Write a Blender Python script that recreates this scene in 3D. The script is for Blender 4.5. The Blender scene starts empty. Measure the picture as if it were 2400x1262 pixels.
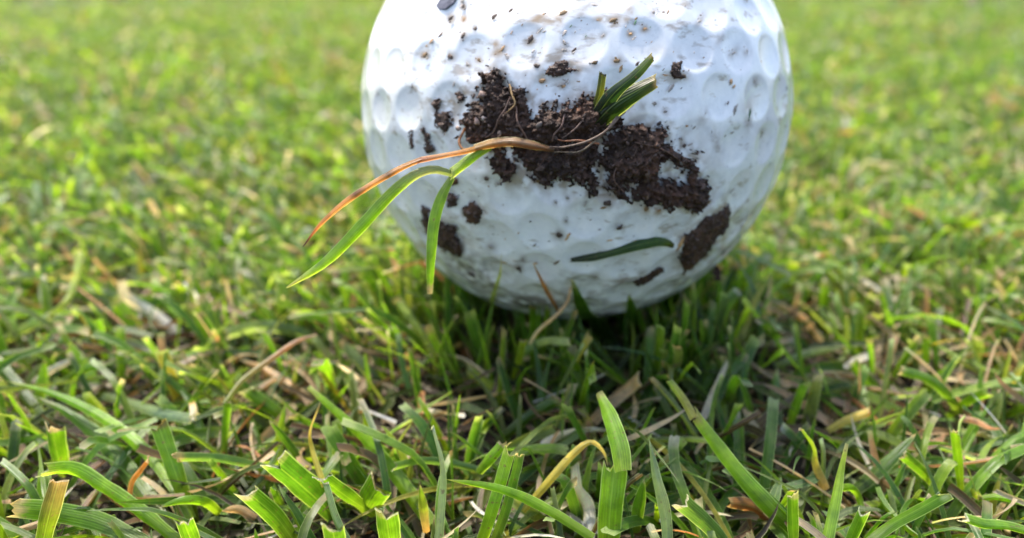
import bpy, bmesh, math, random
import numpy as np
from mathutils import Vector, Matrix

random.seed(7)
rng = np.random.default_rng(11)
sc = bpy.context.scene
MM = 0.001                      # every length below is written in millimetres

# ------------------------------------------------------------------ camera, sky, sun, exposure
CAM = np.array([-6.2, -76.0, 38.9])
PITCH = math.radians(25.0)
FPX = 1733.0
cam_d = bpy.data.cameras.new("camera")
cam = bpy.data.objects.new("camera", cam_d)
sc.collection.objects.link(cam)
cam.location = CAM * MM
cam.rotation_euler = (math.radians(90) - PITCH, 0, 0)
cam_d.sensor_width = 36.0
cam_d.lens = FPX / 2400 * 36
cam_d.clip_start = 0.001
cam_d.clip_end = 2000
cam_d.dof.use_dof = True
cam_d.dof.focus_distance = 51.5 * MM
cam_d.dof.aperture_fstop = 22
sc.camera = cam

SUN = np.array([-0.235, 0.335, 0.91]); SUN /= np.linalg.norm(SUN)
elev = math.asin(SUN[2])
w = bpy.data.worlds.new("World"); sc.world = w; w.use_nodes = True
wn = w.node_tree
sky = wn.nodes.new('ShaderNodeTexSky'); sky.sky_type = 'NISHITA'; sky.sun_disc = False
sky.sun_elevation = elev
sky.sun_rotation = math.atan2(SUN[0], SUN[1])
sky.air_density = 1.0; sky.dust_density = 3.5; sky.ozone_density = .6
bg = wn.nodes['Background']; bg.inputs['Strength'].default_value = 0.15
wn.links.new(sky.outputs[0], bg.inputs['Color'])
sun_d = bpy.data.lights.new("sun", 'SUN'); sun_d.energy = 2.25; sun_d.angle = math.radians(0.6)
sun_d.color = (1.0, 0.93, 0.82)
sun = bpy.data.objects.new("sun", sun_d); sc.collection.objects.link(sun)
sun.rotation_euler = Vector(SUN).to_track_quat('Z', 'Y').to_euler()
sun.location = (0, 0, 2)
sc.view_settings.view_transform = 'Standard'
sc.view_settings.look = 'None'
sc.view_settings.gamma = 1
sc.view_settings.use_curve_mapping = False
sc.view_settings.exposure = 1.68
sc.render.engine = 'CYCLES'
sc.cycles.use_denoising = True
sc.cycles.max_bounces = 10
sc.cycles.transmission_bounces = 8
sc.cycles.diffuse_bounces = 5

# ------------------------------------------------------------------ helpers
BALL_R = 21.35
BC = np.array([0, 0, BALL_R])
FWD = np.array([0, math.cos(PITCH), -math.sin(PITCH)])
UP = np.array([0, math.sin(PITCH), math.cos(PITCH)])
RT = np.array([1.0, 0, 0])

def ray(px, py):
    return FWD + (px - 1200) / FPX * RT + (631 - py) / FPX * UP

def at_z(px, py, z):            # point of the sight line at height z
    r = ray(px, py); return CAM + r * (z - CAM[2]) / r[2]

def depth_of(p):
    return float(np.dot(p - CAM, FWD))

def on_ball(px, py, lift=0.0):
    r = ray(px, py); r = r / np.linalg.norm(r)
    oc = CAM - BC; R = BALL_R
    b = np.dot(oc, r); c = np.dot(oc, oc) - R * R
    d = b * b - c
    if d < 0: d = 0
    p = CAM + r * (-b - math.sqrt(d))
    n = (p - BC) / np.linalg.norm(p - BC)
    return BC + n * (R + lift), n

def h3(ix, iy, iz, s):
    h = (ix.astype(np.int64) * 374761393 + iy.astype(np.int64) * 668265263 + iz.astype(np.int64) * 2147483647 + s * 974634777) & 0xffffffff
    h = ((h ^ (h >> 13)) * 1274126177) & 0xffffffff
    h = ((h ^ (h >> 16)) * 2246822519) & 0xffffffff
    return ((h ^ (h >> 15)) & 0xffff) / 65535.0

def vnoise(p, freq, s=0):
    q = np.asarray(p) * freq + 1000.0
    i = np.floor(q).astype(np.int64); f = q - i; f = f * f * (3 - 2 * f)
    out = 0
    for dx in (0, 1):
        for dy in (0, 1):
            for dz in (0, 1):
                wgt = (f[..., 0] if dx else 1 - f[..., 0]) * (f[..., 1] if dy else 1 - f[..., 1]) * (f[..., 2] if dz else 1 - f[..., 2])
                out = out + wgt * h3(i[..., 0] + dx, i[..., 1] + dy, i[..., 2] + dz, s)
    return out

def fbm(p, freq, octs=3, s=0):
    a, t, o = 1.0, 0.0, 0.0
    for k in range(octs):
        o = o + a * vnoise(p, freq * 2 ** k, s + k); t += a; a *= .55
    return o / t

def mesh_np(name, V, Fq, col=None, buv=None, smooth=True):
    V = np.asarray(V, dtype=np.float64) * MM
    me = bpy.data.meshes.new(name)
    nf, k = Fq.shape
    me.vertices.add(len(V)); me.vertices.foreach_set('co', V.astype(np.float32).ravel())
    me.loops.add(nf * k); me.loops.foreach_set('vertex_index', Fq.astype(np.int32).ravel())
    me.polygons.add(nf)
    me.polygons.foreach_set('loop_start', np.arange(0, nf * k, k, dtype=np.int32))
    me.polygons.foreach_set('loop_total', np.full(nf, k, dtype=np.int32))
    me.polygons.foreach_set('use_smooth', np.full(nf, smooth))
    if col is not None:
        a = me.attributes.new('tint', 'FLOAT_COLOR', 'POINT')
        c = np.ones((len(V), 4), dtype=np.float32); c[:, :3] = col
        a.data.foreach_set('color', c.ravel())
    if buv is not None:
        a = me.attributes.new('strand', 'FLOAT_VECTOR', 'POINT')
        a.data.foreach_set('vector', np.asarray(buv, dtype=np.float32).ravel())
    me.update(calc_edges=True)
    return me

def link(name, me, mat=None, parent=None, loc=None):
    o = bpy.data.objects.new(name, me); sc.collection.objects.link(o)
    if mat is not None and me is not None: me.materials.append(mat)
    if parent is not None: o.parent = parent
    if loc is not None: o.location = Vector(np.asarray(loc) * MM)
    return o

def tag(o, label, cat, group=None):
    o['label'] = label; o['category'] = cat; o['kind'] = 'thing'
    if group: o['group'] = group
    return o

# ------------------------------------------------------------------ materials
def nodes_of(name):
    m = bpy.data.materials.new(name); m.use_nodes = True
    nt = m.node_tree; b = nt.nodes['Principled BSDF']
    return m, nt, b

def N(nt, typ, **kw):
    n = nt.nodes.new(typ)
    for k, v in kw.items():
        if k.startswith('i_'):
            n.inputs[k[2:]].default_value = v
        else: setattr(n, k, v)
    return n

def math_n(nt, op, a, b=None, c=None):
    n = nt.nodes.new('ShaderNodeMath'); n.operation = op
    for i, x in enumerate((a, b, c)):
        if x is None: continue
        if hasattr(x, 'is_output'): nt.links.new(x, n.inputs[i])
        else: n.inputs[i].default_value = x
    return n.outputs[0]

def mixc(nt, fac, a, b, mode='MIX'):
    n = nt.nodes.new('ShaderNodeMix'); n.data_type = 'RGBA'; n.blend_type = mode
    n.clamp_factor = True
    for i, x in ((0, fac), (6, a), (7, b)):
        if hasattr(x, 'is_output'): nt.links.new(x, n.inputs[i])
        elif isinstance(x, (tuple, list)): n.inputs[i].default_value = (*x, 1) if len(x) == 3 else x
        else: n.inputs[i].default_value = x
    return n.outputs[2]

def noise(nt, scale, detail=3, rough=.55, vec=None, dist=0):
    n = nt.nodes.new('ShaderNodeTexNoise'); n.inputs['Scale'].default_value = scale
    n.inputs['Detail'].default_value = detail; n.inputs['Roughness'].default_value = rough
    n.inputs['Distortion'].default_value = dist
    if vec is not None: nt.links.new(vec, n.inputs['Vector'])
    return n.outputs['Fac']

def ramp(nt, fac, stops):
    n = nt.nodes.new('ShaderNodeValToRGB')
    e = n.color_ramp.elements
    while len(e) > 1: e.remove(e[-1])
    e[0].position = stops[0][0]; e[0].color = (*stops[0][1], 1)
    for p, c in stops[1:]:
        x = e.new(p); x.color = (*c, 1)
    nt.links.new(fac, n.inputs[0]); return n.outputs[0]

def grass_material(name, veins=True, trans=.5, rough=.36, vein=.13, rib_=.55):
    m, nt, b = nodes_of(name)
    out = nt.nodes['Material Output']
    tint = N(nt, 'ShaderNodeAttribute', attribute_name='tint').outputs['Color']
    st = N(nt, 'ShaderNodeAttribute', attribute_name='strand').outputs['Vector']
    sep = N(nt, 'ShaderNodeSeparateXYZ'); nt.links.new(st, sep.inputs[0])
    u, v, r = sep.outputs
    geo = N(nt, 'ShaderNodeNewGeometry').outputs['Position']
    mott = noise(nt, 900, 3, .6, geo)
    c = mixc(nt, 1.0, tint, ramp(nt, mott, [(.3, (.72, .74, .8)), (.7, (1.22, 1.2, 1.1))]), 'MULTIPLY')
    blot = noise(nt, 260, 3, .6, geo); spot = noise(nt, 2600, 2, .5, geo)
    c = mixc(nt, 1.0, c, ramp(nt, blot, [(.32, (.78, .84, 1.0)), (.66, (1.22, 1.10, .8))]), 'MULTIPLY')
    c = mixc(nt, ramp(nt, spot, [(.66, (0, 0, 0)), (.72, (.55, .55, .55))]), c, (.16, .10, .04))
    if veins:
        ph = math_n(nt, 'MULTIPLY', u, 2 * math.pi * 8)
        s = math_n(nt, 'SINE', ph)
        # fibres run along the blade: noise stretched along v
        mp = N(nt, 'ShaderNodeMapping'); nt.links.new(st, mp.inputs['Vector']); mp.inputs['Scale'].default_value = (22, 1.6, 40)
        fib = noise(nt, 1.0, 2, .6, mp.outputs[0])
        sv = math_n(nt, 'MULTIPLY_ADD', s, vein, 1.0)
        c = mixc(nt, 1.0, c, sv, 'MULTIPLY')
        c = mixc(nt, 1.0, c, ramp(nt, fib, [(.3, (.8, .8, .8)), (.7, (1.2, 1.2, 1.2))]), 'MULTIPLY')
        d = math_n(nt, 'ABSOLUTE', math_n(nt, 'SUBTRACT', u, .5))
        rib = math_n(nt, 'SUBTRACT', 1.0, math_n(nt, 'SMOOTH_MIN', math_n(nt, 'DIVIDE', d, .035), 1.0, .2))
        rib = math_n(nt, 'MAXIMUM', rib, 0.0)
        c = mixc(nt, math_n(nt, 'MULTIPLY', rib, rib_), c, mixc(nt, .55, c, (.40, .55, .12)))
        edge = math_n(nt, 'GREATER_THAN', d, .46)
        c = mixc(nt, math_n(nt, 'MULTIPLY', edge, .35), c, (.55, .66, .30))
        bmp = N(nt, 'ShaderNodeBump'); bmp.inputs['Strength'].default_value = .35; bmp.inputs['Distance'].default_value = .00008
        hh = math_n(nt, 'ADD', math_n(nt, 'MULTIPLY', s, .5), math_n(nt, 'MULTIPLY', fib, .8))
        nt.links.new(hh, bmp.inputs['Height']); nt.links.new(bmp.outputs[0], b.inputs['Normal'])
    nt.links.new(c, b.inputs['Base Color'])
    b.inputs['Roughness'].default_value = rough
    b.inputs['Specular IOR Level'].default_value = .55
    tr = N(nt, 'ShaderNodeBsdfTranslucent')
    sp = N(nt, 'ShaderNodeSeparateColor'); nt.links.new(c, sp.inputs[0])
    gr = math_n(nt, 'SUBTRACT', sp.outputs[1], math_n(nt, 'MULTIPLY', sp.outputs[0], 1.02))
    gr = math_n(nt, 'DIVIDE', gr, math_n(nt, 'ADD', math_n(nt, 'MULTIPLY', sp.outputs[1], .3), .001))
    gc = N(nt, 'ShaderNodeClamp'); nt.links.new(gr, gc.inputs[0])     # live tissue lets yellow-green through, dead straw stays straw
    tc = mixc(nt, 1.0, c, mixc(nt, gc.outputs[0], (1.95, 1.65, 1.15), (2.85, 2.7, .8)), 'MULTIPLY')
    nt.links.new(tc, tr.inputs['Color'])
    mx = N(nt, 'ShaderNodeMixShader'); mx.inputs[0].default_value = trans
    nt.links.new(b.outputs[0], mx.inputs[1]); nt.links.new(tr.outputs[0], mx.inputs[2])
    nt.links.new(mx.outputs[0], out.inputs['Surface'])
    return m

M_blade = grass_material('grass_blade_leaf', True, .52, .31, .09, .4)
M_turf = grass_material('grass_turf_leaf', True, .52, .33, .06, .3)
M_litter = grass_material('dry_litter', True, .3, .5)

def soil_material(name='dark_soil', dark=(.018, .010, .006), light=(.085, .05, .032)):
    m, nt, b = nodes_of(name)
    geo = N(nt, 'ShaderNodeNewGeometry').outputs['Position']
    n1 = noise(nt, 1200, 5, .65, geo); n2 = noise(nt, 4200, 4, .7, geo)
    c = ramp(nt, n1, [(.32, dark), (.55, tuple((a + b_) / 2 * .8 for a, b_ in zip(dark, light))), (.75, light)])
    c = mixc(nt, 1.0, c, ramp(nt, n2, [(.3, (.6, .6, .6)), (.7, (1.4, 1.35, 1.3))]), 'MULTIPLY')
    nt.links.new(c, b.inputs['Base Color'])
    b.inputs['Roughness'].default_value = .72
    b.inputs['Specular IOR Level'].default_value = .35
    bmp = N(nt, 'ShaderNodeBump'); bmp.inputs['Strength'].default_value = .9; bmp.inputs['Distance'].default_value = .0003
    nt.links.new(math_n(nt, 'ADD', n1, math_n(nt, 'MULTIPLY', n2, .5)), bmp.inputs['Height'])
    nt.links.new(bmp.outputs[0], b.inputs['Normal'])
    return m
M_soil = soil_material()
M_mud = soil_material('sticky_mud', (.020, .010, .006), (.110, .062, .040))
_nt = M_mud.node_tree; _b = _nt.nodes['Principled BSDF']; _src = _b.inputs['Base Color'].links[0].from_socket
_g = N(_nt, 'ShaderNodeNewGeometry').outputs['Position']
_nt.links.new(mixc(_nt, 1.0, _src, ramp(_nt, noise(_nt, 330, 4, .65, _g), [(.35, (.6, .55, .5)), (.55, (1.1, 1.0, .95)), (.72, (2.2, 1.75, 1.4))]), 'MULTIPLY'), _b.inputs['Base Color'])
M_mud.node_tree.nodes['Principled BSDF'].inputs['Roughness'].default_value = .6

def tint_material(name, rough=.5, trans=0.0):
    m, nt, b = nodes_of(name)
    tint = N(nt, 'ShaderNodeAttribute', attribute_name='tint').outputs['Color']
    geo = N(nt, 'ShaderNodeNewGeometry').outputs['Position']
    n1 = noise(nt, 2600, 4, .65, geo)
    c = mixc(nt, 1.0, tint, ramp(nt, n1, [(.3, (.55, .52, .5)), (.7, (1.4, 1.35, 1.3))]), 'MULTIPLY')
    nt.links.new(c, b.inputs['Base Color']); b.inputs['Roughness'].default_value = rough
    bmp = N(nt, 'ShaderNodeBump'); bmp.inputs['Strength'].default_value = .6; bmp.inputs['Distance'].default_value = .0001
    nt.links.new(n1, bmp.inputs['Height']); nt.links.new(bmp.outputs[0], b.inputs['Normal'])
    if trans > 0:
        tr = N(nt, 'ShaderNodeBsdfTranslucent'); nt.links.new(mixc(nt, 1.0, c, (1.7, 1.4, .8), 'MULTIPLY'), tr.inputs['Color'])
        mx = N(nt, 'ShaderNodeMixShader'); mx.inputs[0].default_value = trans
        nt.links.new(b.outputs[0], mx.inputs[1]); nt.links.new(tr.outputs[0], mx.inputs[2])
        nt.links.new(mx.outputs[0], nt.nodes['Material Output'].inputs['Surface'])
    return m
M_crumb = tint_material('crumb', .65)
M_fibre = tint_material('root_fibre', .5, .25)

# ------------------------------------------------------------------ ground sheet (soil near by, lawn green farther off)
def relief(x, y):
    t = np.clip((np.asarray(y) + 46) / 30, 0, 1)
    rr = np.hypot(np.asarray(x), np.asarray(y))
    return 1.7 * t * t * (3 - 2 * t) + 1.5 * np.exp(-((rr - 15) / 11.0) ** 2) - .8 * np.exp(-(rr / 8.0) ** 2)

def build_ground():
    rad = np.concatenate([[0], np.geomspace(8, 500000, 150)])
    na = 144
    ang = np.linspace(0, 2 * np.pi, na, endpoint=False)
    V = [[CAM[0], -30, -8]]
    for r in rad[1:]:
        V.extend(np.stack([CAM[0] + r * np.cos(ang), -30 + r * np.sin(ang), np.zeros(na)], 1).tolist())
    V = np.array(V)
    r = np.hypot(V[:, 0] - CAM[0], V[:, 1] + 30)
    rise = np.clip((r - 1300) / 500, 0, 1); rise = rise * rise * (3 - 2 * rise)
    V[:, 2] = -7.5 + relief(V[:, 0], V[:, 1]) + 4.5 * rise + (fbm(V, .22, 3, 5) - .5) * 2.4 * (r < 2500)
    F = []
    n = len(rad) - 1
    for j in range(na):
        F.append([0, 1 + j, 1 + (j + 1) % na, 1 + (j + 1) % na])
    Fq = []
    for i in range(n - 1):
        a = 1 + i * na + np.arange(na); b = 1 + i * na + (np.arange(na) + 1) % na
        Fq.append(np.stack([a, a + na, b + na, b], 1))
    Fq = np.concatenate(Fq)
    me = mesh_np('ground', V, Fq)
    bm = bmesh.new(); bm.from_mesh(me); bm.verts.ensure_lookup_table()
    for j in range(na): bm.faces.new((bm.verts[0], bm.verts[1 + j], bm.verts[1 + (j + 1) % na]))
    bmesh.ops.recalc_face_normals(bm, faces=bm.faces[:])
    bm.to_mesh(me); bm.free()
    m, nt, b = nodes_of('lawn_ground')
    geo = N(nt, 'ShaderNodeNewGeometry').outputs['Position']
    n1 = noise(nt, 900, 5, .65, geo)
    soil = ramp(nt, n1, [(.3, (.006, .004, .002)), (.55, (.018, .011, .005)), (.75, (.05, .031, .015))])
    n2 = noise(nt, 60, 6, .7, geo); n3 = noise(nt, 1.3, 4, .6, geo)
    green = ramp(nt, n2, [(.3, (.035, .075, .012)), (.5, (.085, .15, .025)), (.72, (.17, .23, .06))])
    green = mixc(nt, 1.0, green, ramp(nt, n3, [(.3, (.85, .9, .9)), (.7, (1.15, 1.1, 1.0))]), 'MULTIPLY')
    ln = N(nt, 'ShaderNodeVectorMath', operation='LENGTH'); nt.links.new(geo, ln.inputs[0])
    f = math_n(nt, 'SUBTRACT', ln.outputs['Value'], .7)
    f = math_n(nt, 'MULTIPLY', f, 2.0)
    fc = N(nt, 'ShaderNodeClamp'); nt.links.new(f, fc.inputs[0])
    nt.links.new(mixc(nt, fc.outputs[0], soil, green), b.inputs['Base Color'])
    b.inputs['Roughness'].default_value = .85
    bmp = N(nt, 'ShaderNodeBump'); bmp.inputs['Strength'].default_value = .8; bmp.inputs['Distance'].default_value = .0008
    nt.links.new(n1, bmp.inputs['Height']); nt.links.new(bmp.outputs[0], b.inputs['Normal'])
    o = link('ground', me, m); o['kind'] = 'structure'
    o['label'] = 'dark brown soil under closely mown turf, reading as plain green lawn far off'
build_ground()

# ------------------------------------------------------------------ ribbons: the surface of grass blades, many at a time
def ribbons(P, W, S, Nn, fold, ncr, col, cut=None, r=None, curl=None):
    """P (n,k,3) centre line, W (n,k) widths, S side vectors, Nn normals, fold (n,) depth of the V, col (n,k,3)"""
    n, k, _ = P.shape
    c = np.linspace(-1, 1, ncr)
    V = np.empty((n, k, ncr, 3))
    fd = fold[:, None] if np.ndim(fold) == 1 else fold
    for j, cj in enumerate(c):
        V[:, :, j] = P + S * (W * .5 * cj * np.sqrt(np.maximum(1 - fd ** 2 * .8, .05)))[..., None] + Nn * (W * .5 * fd * (abs(cj) ** 1.3))[..., None]
    if cut is not None:      # ragged end where the mower took the tip
        T = P[:, -1] - P[:, -2]; T /= np.linalg.norm(T, axis=1, keepdims=True) + 1e-9
        jag = rng.uniform(-.22, .22, (n, ncr)) * W[:, -1:] * cut[:, None]
        slant = rng.uniform(-.25, .25, (n, 1)) * c[None] * W[:, -1:] * cut[:, None]
        V[:, -1] += T[:, None] * (jag + slant)[..., None]
    idx = np.arange(n * k * ncr).reshape(n, k, ncr)
    Fq = np.stack([idx[:, :-1, :-1], idx[:, :-1, 1:], idx[:, 1:, 1:], idx[:, 1:, :-1]], -1).reshape(-1, 4)
    C = np.repeat(col[:, :, None, :], ncr, 2)
    if r is None: r = rng.random(n)
    U = np.empty((n, k, ncr, 3)); U[..., 0] = (c * .5 + .5)[None, None]
    U[..., 1] = np.linspace(0, 1, k)[None, :, None]; U[..., 2] = r[:, None, None]
    return V.reshape(-1, 3), Fq, C.reshape(-1, 3), U.reshape(-1, 3)

def strands(root, az, el0, el1, daz, L, W, fold, roll, twist, cut, cbase, cmid, ctip, k=8, ncr=3, tipfrac=.08):
    n = len(root)
    t = np.linspace(0, 1, k)
    if k >= 7: t = np.concatenate([np.linspace(0, 1 - tipfrac * 1.6, k - 2), [1 - tipfrac, 1.0]])
    el = el0[:, None] + (el1 - el0)[:, None] * t[None] ** 1.3
    a = az[:, None] + daz[:, None] * t[None]
    D = np.stack([np.cos(el) * np.cos(a), np.cos(el) * np.sin(a), np.sin(el)], -1)
    dt = np.diff(t)
    P = np.empty((n, k, 3)); P[:, 0] = root
    for i in range(1, k):
        P[:, i] = P[:, i - 1] + (D[:, i - 1] + D[:, i]) * .5 * (dt[i - 1] * L)[:, None]
    S0 = np.stack([-np.sin(a), np.cos(a), np.zeros_like(a)], -1)
    N0 = np.cross(D, S0)
    ro = roll[:, None] + twist[:, None] * t[None]
    S = S0 * np.cos(ro)[..., None] + N0 * np.sin(ro)[..., None]
    Nn = -S0 * np.sin(ro)[..., None] + N0 * np.cos(ro)[..., None]
    prof_cut = .72 + .28 * np.minimum(t * 3, 1)
    prof_pt = (.7 + .3 * np.minimum(t * 3, 1)) * np.maximum(1 - t ** 3.2, .02) ** .8
    Wd = W[:, None] * np.where(cut[:, None] > .5, prof_cut[None], prof_pt[None])
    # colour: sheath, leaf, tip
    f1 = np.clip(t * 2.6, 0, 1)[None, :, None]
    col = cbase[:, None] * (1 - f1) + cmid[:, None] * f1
    tw = np.clip((t - (1 - tipfrac * 1.7)) / (tipfrac * 1.2), 0, 1)[None, :, None] * np.where(cut > .5, .85, .35)[:, None, None]
    col = col * (1 - tw) + ctip[:, None] * tw
    return ribbons(P, Wd, S, Nn, fold, ncr, col, cut)

def push_off_ball(V, gap=.12):
    d = V - BC; l = np.linalg.norm(d, axis=1)
    m = l < BALL_R + gap
    V[m] = BC + d[m] / l[m][:, None] * (BALL_R + gap)
    return V

GREENS = np.array([[.042, .115, .009], [.062, .15, .009], [.028, .085, .013], [.085, .165, .011], [.060, .105, .035], [.085, .135, .04]]) * np.array([1.36, 1.18, 1.1])
GPROB = np.array([.24, .22, .2, .14, .1, .1])
DRY = np.array([[.36, .25, .15], [.46, .36, .23], [.28, .17, .10], [.52, .46, .34], [.58, .56, .50], [.42, .19, .08], [.26, .23, .11]])
DPROB = np.array([.18, .2, .16, .17, .14, .04, .11])

def wedge(n, r0, r1, half, power=1.0):
    u = rng.random(n); r = np.sqrt(r0 ** 2 + u * (r1 ** 2 - r0 ** 2))
    a = rng.uniform(-half, half, n) + math.pi / 2
    return np.stack([CAM[0] + r * np.cos(a), CAM[1] + r * np.sin(a)], 1)

def lean_field(xy):
    # blades were laid over by the mower: to the left on the left of the picture, mixed elsewhere
    left = 1 / (1 + np.exp((xy[:, 0] + 5) / 25))
    p = np.column_stack([xy, np.zeros(len(xy))])
    g = fbm(p, .03, 2, 9)
    return np.where(rng.random(len(xy)) < .35 + .45 * left, math.radians(165), math.radians(35)) + (g - .5) * 2.5

def make_turf(name, xy, k, ncr, hscale=1.0, top=0.8, wmul=1.0, lying=.55, dryf=.07, paletip=.4, ball=False, tipsoft=0.0):
    n = len(xy)
    p3 = np.column_stack([xy, np.zeros(n)])
    # tillers: pull roots toward shared crowns
    crown = np.round(xy / 2.6 + rng.uniform(-.15, .15, xy.shape)) * 2.6
    jit = np.column_stack([h3(np.round(crown[:, 0] * 10), np.round(crown[:, 1] * 10), np.zeros(n), 3), h3(np.round(crown[:, 0] * 10), np.round(crown[:, 1] * 10), np.zeros(n), 4)]) * 2.4
    xy2 = crown + jit + rng.normal(0, .45, xy.shape)
    z = -7.3 + (fbm(np.column_stack([xy2, np.full(n, -7.)]), .22, 3, 5) - .5) * 2.0 + relief(xy2[:, 0], xy2[:, 1])
    root = np.column_stack([xy2, z])
    az = lean_field(xy2) + rng.normal(0, .9, n)
    upright = rng.random(n)
    el0 = np.radians(rng.uniform(50, 88, n))
    el1 = np.where(upright > lying, el0 - rng.uniform(0, .35, n), el0 - rng.uniform(.5, 1.7, n))
    L = rng.uniform(6.2, 10.2, n) * hscale
    L = np.where(upright > lying, np.minimum(L, 8.8), L * rng.uniform(1.1, 1.75, n))
    el0 = np.where(upright > lying, el0, np.radians(rng.uniform(22, 75, n)))
    if ball:
        rr = np.hypot(xy2[:, 0], xy2[:, 1]); ring = np.exp(-((rr - 15) / 6.5) ** 2); L = L * (1 + .42 * ring); el1 = el1 + .45 * ring; el0 = np.maximum(el0, ring * 1.15)
    cut = (rng.random(n) < .62).astype(float)
    W = np.where(cut > .5, rng.uniform(.5, 1.3, n), rng.uniform(.4, 1.0, n)) * wmul
    pick = rng.choice(6, n, p=GPROB); cm = GREENS[pick] * rng.uniform(.75, 1.3, (n, 1))
    cm *= (.68 + .64 * fbm(p3, .035, 3, 41))[:, None]
    cool = (fbm(p3, .05, 2, 43) > .56) & (rng.random(n) < .5); cm[cool] = cm[cool] * .6 + np.array([.04, .085, .035]) * .5
    yel = rng.random(n) < .018
    cm[yel] = np.array([.24, .24, .03]) * rng.uniform(.7, 1.2, (yel.sum(), 1))
    dry = rng.random(n) < dryf
    cm[dry] = DRY[rng.choice(7, dry.sum(), p=DPROB)]; W[dry] *= .75
    cb = cm * .55 + np.array([.09, .09, .035]) * .4  # sheath tone, darkened to paint shade low in the gaps
    ct = DRY[rng.choice(7, n, p=DPROB)] * .7 + np.array([.1, .12, .06])
    gt = rng.random(n) < paletip; ct[gt] = np.array([.34, .44, .20]) * rng.uniform(.6, 1.15, (gt.sum(), 1))
    ct = ct * (1 - tipsoft) + (cm * 1.4 + .05) * tipsoft
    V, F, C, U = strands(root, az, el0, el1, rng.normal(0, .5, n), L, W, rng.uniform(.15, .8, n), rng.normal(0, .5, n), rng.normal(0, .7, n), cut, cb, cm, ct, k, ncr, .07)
    # keep the canopy at mowing height
    if ball:
        rv = np.hypot(V[:, 0], V[:, 1]); top = top + 3.6 * np.exp(-((rv - 14) / 5.5) ** 2)
        top = np.broadcast_to(top, V[:, 2].shape)
    else: top = np.full(len(V), top)
    top = top + relief(V[:, 0], V[:, 1])
    over = V[:, 2] > top
    V[over, 2] = top[over] + (V[over, 2] - top[over]) * .25
    return push_off_ball(V), F, C, U

def make_litter(xy, k, ncr, wmul=1.0, greenfrac=.35, ztop=-1.2):
    n = len(xy)
    z = rng.uniform(-6.2, ztop, n) + relief(xy[:, 0], xy[:, 1])
    root = np.column_stack([xy, z])
    az = np.where(rng.random(n) < .6, math.radians(160), math.radians(20)) + rng.normal(0, .8, n)
    el0 = np.radians(rng.normal(4, 14, n)); el1 = el0 + np.radians(rng.normal(-8, 22, n))
    L = rng.uniform(2.5, 10, n); W = rng.uniform(.35, 1.5, n) * wmul
    g = rng.random(n) < greenfrac
    cm = DRY[rng.choice(7, n, p=DPROB)] * (rng.uniform(.3, .8, n) + .35 * np.clip((z + 5) / 5, 0, 1))[:, None]  # low pieces darker: shade of the gaps painted into the brown litter
    cm[g] = GREENS[rng.choice(6, g.sum(), p=GPROB)] * rng.uniform(.7, 1.1, (g.sum(), 1))
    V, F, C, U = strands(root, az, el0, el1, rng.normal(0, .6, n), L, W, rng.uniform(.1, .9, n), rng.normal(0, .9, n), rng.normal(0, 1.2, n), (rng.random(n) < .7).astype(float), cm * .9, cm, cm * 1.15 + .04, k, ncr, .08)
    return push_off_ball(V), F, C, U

def make_under(xy):
    # the dark felt of old sheaths and stems right on the soil
    n = len(xy)
    z = rng.uniform(-7.3, -4.6, n) + relief(xy[:, 0], xy[:, 1])
    az = rng.uniform(0, 6.28, n); el0 = np.radians(rng.normal(12, 16, n))
    cm = np.array([[.13, .08, .04], [.07, .05, .025], [.05, .09, .015], [.20, .14, .08], [.04, .065, .012], [.10, .05, .025]])[rng.choice(6, n, p=[.22, .22, .2, .1, .16, .1])] * rng.uniform(.6, 1.2, (n, 1))
    V, F, C, U = strands(np.column_stack([xy, z]), az, el0, el0 - np.radians(rng.uniform(0, 30, n)), rng.normal(0, .8, n), rng.uniform(3, 9, n), rng.uniform(.25, 1.0, n), rng.uniform(.2, .9, n), rng.normal(0, .8, n), rng.normal(0, 1., n), (rng.random(n) < .5).astype(float), cm, cm, cm * 1.2, 7, 3, .08)
    return push_off_ball(V), F, C, U

def stuff(name, parts, mat, label, cat):
    off = 0; Vs, Fs, Cs, Us = [], [], [], []
    for V, F, C, U in parts:
        Vs.append(V); Fs.append(F + off); Cs.append(C); Us.append(U); off += len(V)
    me = mesh_np(name, np.concatenate(Vs), np.concatenate(Fs), np.concatenate(Cs), np.concatenate(Us))
    o = link(name, me, mat); o['kind'] = 'stuff'; o['label'] = label; o['category'] = cat
    return o

def keep(xy):
    # nothing stands under the middle of the ball or right below the lens
    d0 = np.hypot(xy[:, 0], xy[:, 1]); d1 = np.hypot(xy[:, 0] - CAM[0], xy[:, 1] - CAM[1])
    return xy[(d0 > 5) & (d1 > 22)]

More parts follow.
